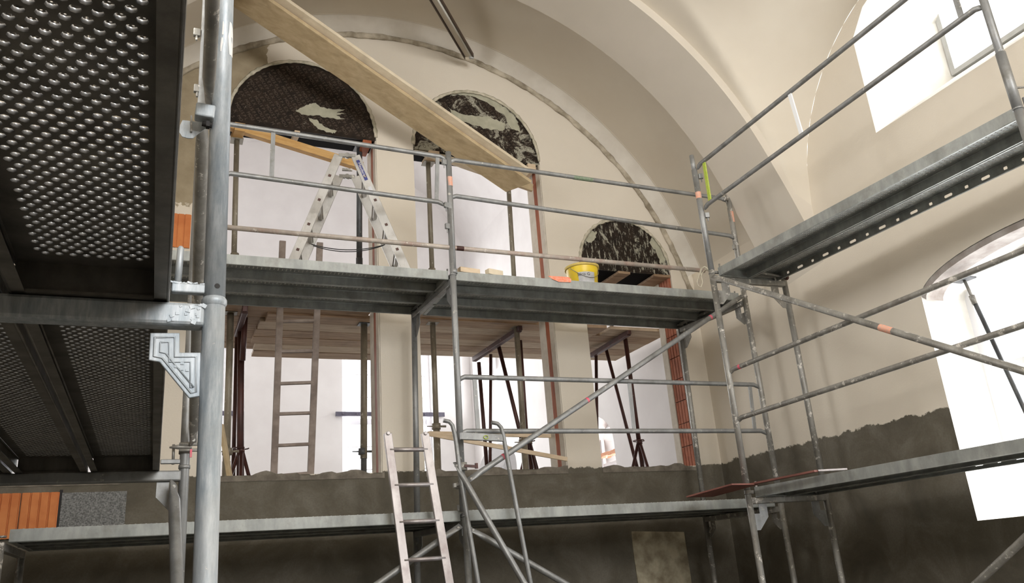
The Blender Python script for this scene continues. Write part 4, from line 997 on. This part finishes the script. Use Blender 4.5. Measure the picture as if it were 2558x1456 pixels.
m = MB(); m.box(at(477, 1132, Y=Y2 - 0.05), (0.010, 0.01, 0.04)); m.build('red_tag', 'pink', cp, 'red tag end')
br = brace('dark tube leaning between the two left posts with a flattened lower end', at(483, 1100, Y=Y2 - 0.06), at(507, 300, Y=2.75), 'galv_dirty', 0.0235)
gl_ = thing('guard_rail', 'thick dark guard rail tube running towards the camera beside the big post', 'guard rail', at(522, 243, Y=Y1 - 0.03))
pts = [at(521, 262, Y=1.86), at(521, 238, Y=1.81), at(522, 195, Y=1.73), at(529, 60, Y=1.55), at(532, -60, Y=1.40), at(540, -600, Y=0.85)]
MB().tube(pts, [(0.004, 0.011), (0.006, 0.013), 0.0145, 0.0145, 0.0145, 0.0145], 16).build('rail', 'galv_dirty', gl_)
brace('grey tube with a flattened top end below the second left post joint', at(434, 1216, Y=4.36), at(452, 1760, Y=3.5), 'galv', 0.027)
# planks overhead
wL = 0.303
PN = dict(px=0.0252, py=0.01934, r=0.0082, rim=0.0065)
nmL = ('beside the big post', 'second from the post', 'furthest left')
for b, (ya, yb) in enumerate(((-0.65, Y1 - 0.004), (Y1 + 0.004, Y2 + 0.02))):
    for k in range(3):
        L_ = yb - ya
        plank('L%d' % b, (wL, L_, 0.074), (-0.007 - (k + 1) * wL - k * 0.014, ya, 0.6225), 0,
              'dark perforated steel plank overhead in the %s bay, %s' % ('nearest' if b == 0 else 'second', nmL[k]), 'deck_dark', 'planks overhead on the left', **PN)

for b, (ya, yb) in enumerate(((-0.65, Y1 - 0.004), (Y1 + 0.004, Y2 + 0.02))):  # unseen planks one level up, added so the holes below look dark
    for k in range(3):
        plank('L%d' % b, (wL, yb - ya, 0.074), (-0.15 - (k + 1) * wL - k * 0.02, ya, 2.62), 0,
              'added unseen plank shading the holes, %s left bay, over the one %s' % ('nearest' if b == 0 else 'second', nmL[k]), 'deck_dark', 'unseen planks added to darken the holes on the left', **PN)
# ================================================================== GALLERY FURNITURE
# timber platform seen from below
ZPL = 2.60
def boards(n_, x0, x1, y0, y1, mats, lab, skew=0.0, z=ZPL):
    w = (y1 - y0) / n_
    for k in range(n_):
        y = y0 + w * (k + 0.5); xx0 = x0 + random.uniform(-0.06, 0.06); 
        m = MB(); dz = random.uniform(-0.004, 0.004)
        m.box(((xx0 + x1) / 2, y, z + 0.02 + dz), (x1 - xx0, w - 0.008, 0.038), Matrix.Rotation(random.uniform(-0.002, 0.002), 3, 'Z'))
        ordn = ('nearest the parapet' if n_ > 1 else 'at the sill', 'second from the parapet', 'third from the parapet', 'fourth from the parapet', 'fifth from the parapet', 'sixth from the parapet', 'seventh from the parapet', 'at the far edge')
        nmz = ordn[k] if k < n_ - 1 or n_ == 1 else 'at the far edge'
        tag(m.build('platform_board', mats[k % len(mats)], bevel=0.003), 'weathered platform board %s, %s' % (nmz, lab), 'board', 'boards of the gallery platform')
boards(6, -1.15, 0.95, 7.78, 9.18, ('plank_brown',), 'at the left side of the first opening')
boards(1, 0.42, 1.82, 7.46, 7.745, ('plank_brown',), 'lying through the first opening', z=ZPL - 0.03)
boards(1, 2.30, 3.70, 7.46, 7.745, ('plank_brown',), 'lying through the middle opening')
boards(6, 0.85, 2.22, 7.75, 9.32, ('plank_brown', 'plank_grey', 'plank_brown'), 'behind the ladder in the first opening', z=ZPL - 0.045)
boards(6, 2.24, 4.60, 7.78, 9.20, ('plank_brown', 'plank_grey'), 'behind the middle opening')
boards(5, 4.62, 5.47, 7.80, 9.14, ('plank_grey', 'plank_brown'), 'behind the right opening')
# odd boards on top of it
timber('loose_board', at(1478, 800, Y=7.75), at(1540, 808, Y=7.75), 0.16, 0.02, 'plank_grey', 'short loose board lying on the platform in the right opening', 'board')
timber('loose_board', Vector((at(1146, 668, Y=6.16).x, 6.16, 2.513)), Vector((at(1197, 672, Y=6.17).x, 6.19, 2.513)), 0.06, 0.046, 'batten', 'pale board end on the upper platform right of the middle post', 'board')
timber('loose_board', Vector((at(1216, 671, Y=6.16).x, 6.16, 2.516)), Vector((at(1256, 676, Y=6.16).x, 6.20, 2.516)), 0.06, 0.052, 'plank_edge', 'second pale board end on the upper platform, left of the prop', 'board')

def prop(label, a, b, r1, r2, split, mats, collar=None, handle=None, group=None):
    a = Vector(a); b = Vector(b); t = thing('steel_prop', label, 'prop', a, group); c = a.lerp(b, split)
    tubeobj('outer_tube', [a, c], r1, mats[0], t, 14); tubeobj('inner_tube', [c - (c - a) * 0.02, b], r2, mats[1], t, 14)
    MB().box(b, (0.12, 0.12, 0.01)).build('end_plate', mats[0], t); MB().box(a + Vector((0, 0, 0.004)), (0.12, 0.12, 0.008)).build('end_plate', mats[0], t)
    m = MB(); d = (b - a).normalized()
    cc = collar if collar is not None else c
    cc = Vector(cc); m.tube([cc - d * 0.03, cc + d * 0.03], r1 + 0.009, 14); m.tube([cc + Vector((-0.1, -0.01, 0.0)), cc + Vector((0.1, -0.01, 0.0))], [0.004, 0.012], 8); m.build('collar_nut', mats[0], t)
    return t
def pz(x, y, Y, z):   # point on the sight line's column at that depth, moved to height z
    p = at(x, y, Y=Y); return Vector((p.x, p.y, z))
zt = 4.35; zl0 = GZ
ZPT = ZPL + 0.04
prop('rust-brown steel prop under the left end of the first shutter', pz(588, 610, 7.6, ZPT - 0.03), pz(592, 340, 7.6, 4.305), 0.03, 0.026, 0.2, ('prop', 'prop'), pz(587, 628, 7.6, 3.06))
prop('dark prop under the right end of the first shutter', pz(896, 640, 7.6, ZPT - 0.03), pz(898, 380, 7.6, 4.39), 0.034, 0.03, 0.3, ('prop_dark', 'prop_dark'), pz(896, 640, 7.6, 2.98))
prop('rust-brown steel prop under the left part of the middle shutter', pz(1077, 640, 7.6, ZPT), pz(1069, 400, 7.6, 4.325), 0.029, 0.026, 0.25, ('prop', 'prop'))
prop('rust-brown prop under the right part of the middle shutter, with a collar handle', pz(1280, 665, 7.62, ZPT), pz(1272, 480, 7.62, 4.37), 0.03, 0.026, 0.1, ('prop', 'prop'), pz(1280, 665, 7.62, 3.02))
prop('plaster-crusted prop below the platform at the left of the first opening', pz(568, 1190, 7.92, zl0), pz(577, 760, 7.92, ZPL - 0.0), 0.037, 0.032, 0.42, ('prop', 'prop'), at(568, 1128, Y=7.92))
prop('dark prop below the platform beside the right jamb of the first opening', pz(905, 1180, 7.92, zl0), pz(909, 770, 7.92, ZPL - 0.05), 0.03, 0.034, 0.44, ('prop_dark', 'prop'), at(905, 1128, Y=7.92))
prop('brown prop below the platform at the left of the middle opening', pz(1092, 1170, 7.92, zl0), pz(1080, 790, 7.92, ZPL - 0.0), 0.036, 0.029, 0.55, ('prop', 'prop'), None)
prop('brown prop below the platform at the right of the middle opening', pz(1310, 1160, 7.92, zl0), pz(1288, 790, 7.92, ZPL), 0.036, 0.031, 0.5, ('prop', 'prop'), at(1306, 1105, Y=7.92))
# trestles: top beam with legs and a tripod foot
def trestle(label, beam_a, beam_b, foot, hub_frac, legs, tripod=True):
    t = thing('trestle', label, 'trestle', foot)
    m = MB(); m.beam(beam_a, beam_b, 0.055, 0.06); m.beam(Vector(beam_b) + Vector((0, 0, -0.02)), Vector(beam_b) + Vector((0, 0, 0.06)), 0.05, 0.05, up=(1, 0, 0)); m.build('top_beam', 'rust', t, bevel=0.006)
    for a, b, r in legs: tubeobj('leg', [a, b], r, 'rust', t, 10)
    if tripod:
        f = Vector(foot); hub = tripod
        m = MB(); m.tube([Vector(hub) + Vector((0, 0, -0.02)), Vector(hub) + Vector((0, 0, 0.03))], 0.035, 12)
        m.tube([Vector(hub) + Vector((0.07 * math.cos(q), 0.07 * math.sin(q), 0.02)) for q in np.linspace(0, 1.6 * PI, 12)], 0.006, 6); m.build('hub', 'rust', t)
        for k in range(3):
            q = 2 * PI * k / 3 + 0.5; tubeobj('foot_strut', [Vector(hub) + Vector((0.02 * math.cos(q), 0.02 * math.sin(q), -0.02)), Vector((hub[0] + 0.42 * math.cos(q), hub[1] + 0.42 * math.sin(q), GZ + 0.02))], 0.018, 'rust', t, 10)
        tubeobj('foot_post', [Vector(hub), Vector((hub[0], hub[1], GZ + 0.1))], 0.026, 'rust', t, 10)
    return t
zb_ = ZPL - 0.075
# middle opening
ba = at(1184, 898, Z=zb_); bb_ = at(1298, 822, Z=ZPL - 0.035)
trestle('dark red steel trestle carrying the platform in the middle opening', ba, bb_, pz(1335, 1165, 8.5, GZ), 0,
        [(at(1196, 905, Y=ba.y - 0.12), at(1222, 1240, Y=ba.y - 0.12), 0.024), (at(1226, 885, Y=8.75), at(1224, 1240, Y=8.75), 0.019),
         (at(1246, 866, Y=8.5), at(1336, 1230, Y=8.45), 0.024), (at(1300, 850, Y=8.2), at(1318, 1120, Y=8.3), 0.02)], at(1322, 1105, Y=8.35))
# right opening
ba = at(1478, 888, Z=zb_); bb_ = at(1570, 832, Z=ZPL - 0.03)
trestle('dark red steel trestle carrying the platform in the right opening', ba, bb_, pz(1600, 1160, 8.5, GZ), 0,
        [(at(1489, 886, Y=ba.y - 0.05), at(1493, 1240, Y=ba.y - 0.05), 0.02), (at(1514, 872, Y=8.6), at(1608, 1230, Y=8.6), 0.021),
         (at(1562, 846, Y=8.15), at(1597, 1110, Y=8.15), 0.026)], at(1597, 1105, Y=8.15))
# first opening, left
ba = at(592, 835, Z=zb_); bb_ = at(612, 775, Z=zb_)
trestle('dark red steel trestle at the left of the first opening, splashed with plaster', ba, bb_, pz(600, 1190, 8.3, GZ), 0,
        [(at(602, 800, Y=8.2), at(600, 1240, Y=8.2), 0.034), (at(592, 830, Y=8.5), at(581, 1240, Y=8.5), 0.02), (at(612, 790, Y=8.05), at(606, 900, Y=8.1), 0.028)], at(602, 1125, Y=8.2))
# ladder in the first opening
ld = thing('wooden_ladder', 'brown-grey ladder standing in the first opening and rising past the platforms', 'ladder', pz(735, 1185, 7.72, GZ))
LYb, LYt = 7.76, 7.50
def lad(x, y):
    f = (1190 - y) / 1190 * 1.0; return at(x, y, Y=LYb + (LYt - LYb) * min(1, (1190 - y) / 590))
s1 = [lad(684, 1188), lad(706, 602)]; s2 = [lad(776, 1180), lad(799, 606)]
for s_ in (s1, s2):
    d = (s_[1] - s_[0]); s_[0] = s_[0] - d * 0.36
    m = MB(); m.beam(s_[0], s_[1], 0.035, 0.06, up=(1, 0, 0)); m.build('stile', 'ladder_wood', ld, bevel=0.004)
def onl(s_, y):
    a, b = s_[0], s_[1]; best = min((abs((728 - FPX * (CAM[1] @ np.array(a.lerp(b, q))) / (CAM[2] @ np.array(a.lerp(b, q)))) - y), q) for q in np.linspace(0, 1, 400)); return a.lerp(b, best[1])
for (ya, yb) in ((803, 801), (879, 877), (959, 956), (1035, 1032), (1113, 1108), (1190, 1182)):
    m = MB(); m.beam(onl(s1, ya), onl(s2, yb), 0.035, 0.028); m.build('rung', 'ladder_wood', ld, bevel=0.004)
# battens
timber('batten', at(552, 1060, Y=7.55), at(574, 1192, Y=7.50), 0.05, 0.035, 'plank_pale', 'pale batten leaning at the left edge of the first opening', 'batten')
timber('batten', at(1068, 1083, Y=7.34), at(1417, 1147, Y=7.36), 0.02, 0.042, 'batten', 'long pale batten leaning down to the right across the middle opening', 'batten')
timber('batten', at(1072, 1082, Y=7.70), at(1390, 1089, Y=7.70), 0.02, 0.04, 'batten', 'level pale batten across the middle opening behind the leaning one', 'batten')

# ================================================================== LONG PLANKS, LAMP
def slab(poly4, thick, mat):
    m = MB(); P = [Vector(p) for p in poly4]; nrm = (P[1] - P[0]).cross(P[3] - P[0]).normalized()
    if nrm.z < 0: nrm = -nrm
    m.prism(P, nrm * thick); return m
a0 = at(560, 0, D=7.55); a1 = at(660, -20, D=7.55); b0 = at(1264, 480, D=8.75); b1 = at(1343, 458, D=8.60)
wv = ((b1 - b0)); dirp = (at(1264, 480, D=8.75) - at(585, 18, D=7.6)).normalized(); wv = (wv - dirp * wv.dot(dirp)).normalized() * 0.29
e0 = at(585, 18, D=7.6) - dirp * 0.22; e1 = at(1264, 480, D=8.75)
m = slab([e0, e1, e1 + wv + dirp * 0.12, e0 + wv], 0.045, 'plank_pale'); o = m.build('long_plank', 'plank_pale', bevel=0.003)
tag(o, 'wide pale plank slanting down from the top left, the lower of two', 'plank')
up_ = wv.cross(dirp).normalized(); up_ = up_ if up_.z > 0 else -up_
q0 = e0 + wv * 0.62 + up_ * 0.062; q1 = e1 + wv * 0.62 + up_ * 0.062 + dirp * 0.05
m = slab([q0, q1, q1 + wv * 0.62, q0 + wv * 0.62], 0.04, 'plank_edge'); o = m.build('long_plank', 'plank_edge', bevel=0.003)
tag(o, 'second long plank lying on top of the wide slanting one, showing along its right edge', 'plank')
m = MB(); m.beam(e0 + wv * 0.9 + up_ * 0.052, e1 + wv * 0.9 + up_ * 0.052, 0.04, 0.014, up=up_); tag(m.build('spacer_lath', 'plank_brown'), 'thin brown lath between the two slanting planks', 'lath')
# lamp
la = at(1172, 143, Z=5.50); lb = at(1088, 0, Z=5.50); ld_ = (lb - la).normalized(); lb = la + ld_ * 1.25
lamp = thing('strip_lamp', 'long dark-edged strip lamp hanging under the vault at the top of the picture, switched off', 'lamp', la)
side = ld_.cross(Vector((0, 0, 1))).normalized()
m = MB(); m.beam(la + Vector((0, 0, 0.03)), lb + Vector((0, 0, 0.03)), 0.10, 0.02)
for s_ in (-1, 1): m.beam(la + side * s_ * 0.05 + Vector((0, 0, 0.01)), lb + side * s_ * 0.05 + Vector((0, 0, 0.01)), 0.008, 0.05)
m.build('channel', 'lamp_body', lamp)
MB().tube([la + ld_ * 0.02 - side * 0.028, lb - ld_ * 0.02 - side * 0.028], 0.015, 12).build('lamp_tube', 'tube_glass', lamp)
m = MB(); m.beam(la + Vector((0, 0, 0.015)) + side * 0.015, lb + Vector((0, 0, 0.015)) + side * 0.015, 0.05, 0.012); m.build('reflector', 'vault', lamp)
m = MB()
for p in (la, lb): m.box(p - side * 0.028, (0.05, 0.03, 0.05))
m.build('socket', 'frame_grey', lamp, bevel=0.004)
m = MB()
for q in (0.2, 0.8): p = la.lerp(lb, q); m.tube([p + Vector((0, 0, 0.04)), p + Vector((0, 0, 0.16 if q < .5 else 0.20))], 0.005, 6)
m.build('hanger', 'lamp_body', lamp)

# ================================================================== LADDERS ON THE SCAFFOLD
# A-shaped step ladder on the upper platform
ap = at(866, 383, Y=6.45)
hr = ray(872, 1497); h = Vector((hr[0], hr[1], 0)).normalized(); W_ = 0.40
sl = thing('step_ladder', 'aluminium A-shaped step ladder standing on the upper platform', 'ladder', (ap.x, ap.y, 2.49))
nrm = np.array(h)
def sp(x, y, k=0): return at_pl(x, y, ap, nrm) + h * (W_ * k)
def ext(a, b, z): return a + (b - a) * ((z - a.z) / (b.z - a.z))
L0 = sp(846, 388); L1 = ext(L0, sp(746, 620), 2.490); Rr0 = sp(888, 390); Rr1 = ext(Rr0, sp(1004, 650), 2.490)
for k in (0, 1):
    off = h * (W_ * k)
    for (a, b) in ((L0, L1), (Rr0, Rr1)):
        m = MB(); m.beam(a + off, b + off, 0.022, 0.078, up=(np.cross(h, (b - a).normalized())))
        o = m.build('stile', 'alu', sl, bevel=0.003)
    m = MB(); m.beam(L0 + off + Vector((0, 0, 0.0)), Rr0 + off, 0.03, 0.03); m.tube([L0.lerp(Rr0, 0.5) + off - h * 0.02, L0.lerp(Rr0, 0.5) + off + h * 0.02], 0.022, 12); m.build('hinge', 'galv_dirty', sl)
for i, (a, b) in enumerate(((L0, L1), (Rr0, Rr1))):
    d = (b - a).normalized()
    for y in ((440, 500, 561, 624) if i == 0 else (442, 501, 562, 623)):
        # rung at that picture height along the stile
        q = min(((abs((728 - FPX * (CAM[1] @ np.array(a.lerp(b, t_))) / (CAM[2] @ np.array(a.lerp(b, t_)))) - y)), t_) for t_ in np.linspace(0, 1, 300))[1]
        c = a.lerp(b, q); 
        m = MB(); m.beam(c, c + h * W_, 0.03, 0.03, up=d); 
        m.beam(c + h * 0.02 + Vector((0, 0, 0.0)), c + h * (W_ - 0.02), 0.05, 0.008, up=(0, 0, 1)); m.build('rung', 'alu', sl)
        m = MB(); m.beam(c - h * 0.0135, c + h * 0.001, 0.024, 0.024, up=d); m.build('rung_end', 'rungend', sl, 'brown rung end')
m = MB()
for k in (0, 1):
    c = L0.lerp(Rr0, 0.5) + h * W_ * k
m.beam(L0.lerp(Rr0, 0.2) + Vector((0, 0, -0.14)), Rr0.lerp(L0, 0.2) + Vector((0, 0, -0.14)), 0.02, 0.02); m.build('spreader', 'galv_dirty', sl)
# blue label
dd = (Rr1 - Rr0).normalized(); pp = np.cross(np.array(h), np.array(dd)); pp = Vector(pp)
c0 = Rr0 + dd * 0.05 - h * 0.0125; 
m = MB(); m.beam(c0, c0 + dd * 0.21, 0.002, 0.03, up=tuple(pp)); lb_ = m.build('label', 'blue', sl, 'blue maker label with white letters')
vs, fs = text_mesh('Mauderer', 0.045)
m = MB(); ce = c0 + dd * 0.105 - h * 0.0022
sgn = 1
def up2(p): return ce + dd * p.x * 0.95 + pp * (-p.y if pp.x < 0 else p.y) * 1.0
m.add([ce + dd * p.x * 0.88 + (pp if pp.x > 0 else -pp) * p.y * 0.8 for p in vs], fs)
m.build('lettering', 'cut', lb_)
m = MB(); c2 = Rr0 + dd * 0.33 - h * 0.0125; m.beam(c2, c2 + dd * 0.05, 0.002, 0.03, up=tuple(pp)); m.build('sticker', 'paper', sl)
# restraint cords
for (ya, yb, sag, k) in ((575, 575, 0.06, 0.85), (610, 611, 0.05, 0.0)):
    a = sp(778, ya, k); b = sp(962, yb, k)
    pts = [a.lerp(b, t_) + Vector((0, 0, -sag * 4 * t_ * (1 - t_))) for t_ in np.linspace(0, 1, 14)]
    MB().tube(pts, 0.004, 6).build('cord', 'wire', sl)
# front aluminium ladder
fd = thing('aluminium_ladder', 'bright aluminium ladder leaning against the lower platform in the foreground', 'ladder', (1.8, 5.7, ZF))
def onY(x, y): return at(x, y, Y=5.90 + 0.12 * (1456 - y) / 376)
st = []
for (xa, xb) in ((968, 1016), (1061, 1122)):
    a = onY(xa, 1083); b = onY(xb, 1456); d = (b - a); e = a + d * ((ZF - a.z) / d.z)
    m = MB(); m.beam(a, e, 0.03, 0.062, up=(1, 0, 0)); m.tube([a + Vector((0, -0.031, 0)), a + Vector((0, 0.031, 0))], 0.0148, 12); m.build('stile', 'alu_front', fd, bevel=0.008); st.append((a, e))
(a0_, e0_), (a1_, e1_) = st
dz = (onY(1000, 1123).z - onY(1000, 1205).z)
z = onY(1020, 1123).z; i = 0
while z > ZF + 0.1:
    pa = a0_ + (e0_ - a0_) * ((z - a0_.z) / (e0_.z - a0_.z)); pb = a1_ + (e1_ - a1_) * ((z - a1_.z) / (e1_.z - a1_.z))
    m = MB(); m.tube([pa, pb], 0.0165, 12); m.build('rung', 'alu_front', fd); z -= 0.265
# hooked steel ladder frame beside it
hk = thing('hooked_ladder_frame', 'grey steel ladder frame with two curved hook tops right of the aluminium ladder', 'ladder', at(1240, 1456, Y=5.95))
for pts in (((1107, 1050), (1122, 1053), (1130, 1062), (1136, 1085), (1140, 1110), (1146, 1160), (1165, 1280), (1196, 1465), (1240, 1730)), ((1228, 1055), (1243, 1058), (1252, 1068), (1258, 1090), (1262, 1115), (1274, 1180), (1296, 1300), (1327, 1465), (1378, 1730))):
    MB().tube([at(x, y, Y=5.97) for x, y in pts], [(0.013, 0.017), 0.016, 0.0165, 0.017, 0.0175, 0.0185, 0.0185, 0.0185, 0.0185], 12).build('stile', 'galv', hk)
m = MB(); m.beam(at(1150, 1089, Y=5.975), at(1256, 1094, Y=5.975), 0.03, 0.055); cbm = m.build('cross_plate', 'galv', hk, bevel=0.003)
m = MB(); c = at(1214, 1092, Y=5.955); m.tube([c + Vector((0.018 * math.cos(q), 0, 0.014 * math.sin(q))) for q in np.linspace(0.4, 2 * PI, 10)], 0.0035, 6); m.build('yellow_mark', 'green', cbm, 'yellow-green chalk mark')

# ================================================================== BUCKET
bc = Vector(at(1455, 690, Y=6.52)); bc.z = 2.49
bk = thing('plastic_bucket', 'yellow plastic bucket with a paper label on the upper platform', 'bucket', bc)
def lathe(c, prof, n=40):
    m = MB(); b = []
    for (r, z) in prof:
        b += [(c[0] + r * math.cos(2 * PI * k / n), c[1] + r * math.sin(2 * PI * k / n), c[2] + z) for k in range(n)]
    m.add(b, [(j * n + k, j * n + (k + 1) % n, (j + 1) * n + (k + 1) % n, (j + 1) * n + k) for j in range(len(prof) - 1) for k in range(n)], True); return m
zt_ = at(1470, 659, Y=6.40).z - 2.49
H = max(0.2, zt_)
lathe(bc, [(0.0, 0.004), (0.125, 0.004), (0.13, 0.01), (0.155, H - 0.015), (0.158, H), (0.152, H), (0.148, H - 0.02), (0.122, 0.02), (0, 0.02)]).build('body', 'yellow', bk)
lathe(bc, [(0.156, H - 0.022), (0.168, H - 0.02), (0.169, H + 0.001), (0.158, H + 0.004), (0.152, H - 0.002)]).build('rim', 'yellow_rim', bk)
def onb(phi, z, dr=0.002): r = 0.13 + 0.025 * z / H + dr; return (bc.x + r * math.cos(phi), bc.y + r * math.sin(phi), bc.z + z)
m = MB(); V = []
for j in range(5):
    for k in range(13): V.append(onb(-2.35 + 1.15 * k / 12, 0.04 + (H - 0.13) * j / 4, 0.0015))
m.add(V, [(j * 13 + k, j * 13 + k + 1, (j + 1) * 13 + k + 1, (j + 1) * 13 + k) for j in range(4) for k in range(12)], True); pl_ = m.build('label', 'paper', bk, 'grey paper label')
vs, fs = text_mesh('Silco G', 0.042)
m = MB(); m.add([onb(-1.98 + p.x / 0.145, H - 0.115 + p.y, 0.0028) for p in vs], fs); m.build('lettering', 'ink', pl_)
m = MB(); m.tube([onb(-2.9 + 2.7 * k / 20, H - 0.02 - 0.13 * math.sin(PI * k / 20), 0.008) for k in range(21)], 0.0025, 6); m.build('handle', 'galv_dirty', bk)
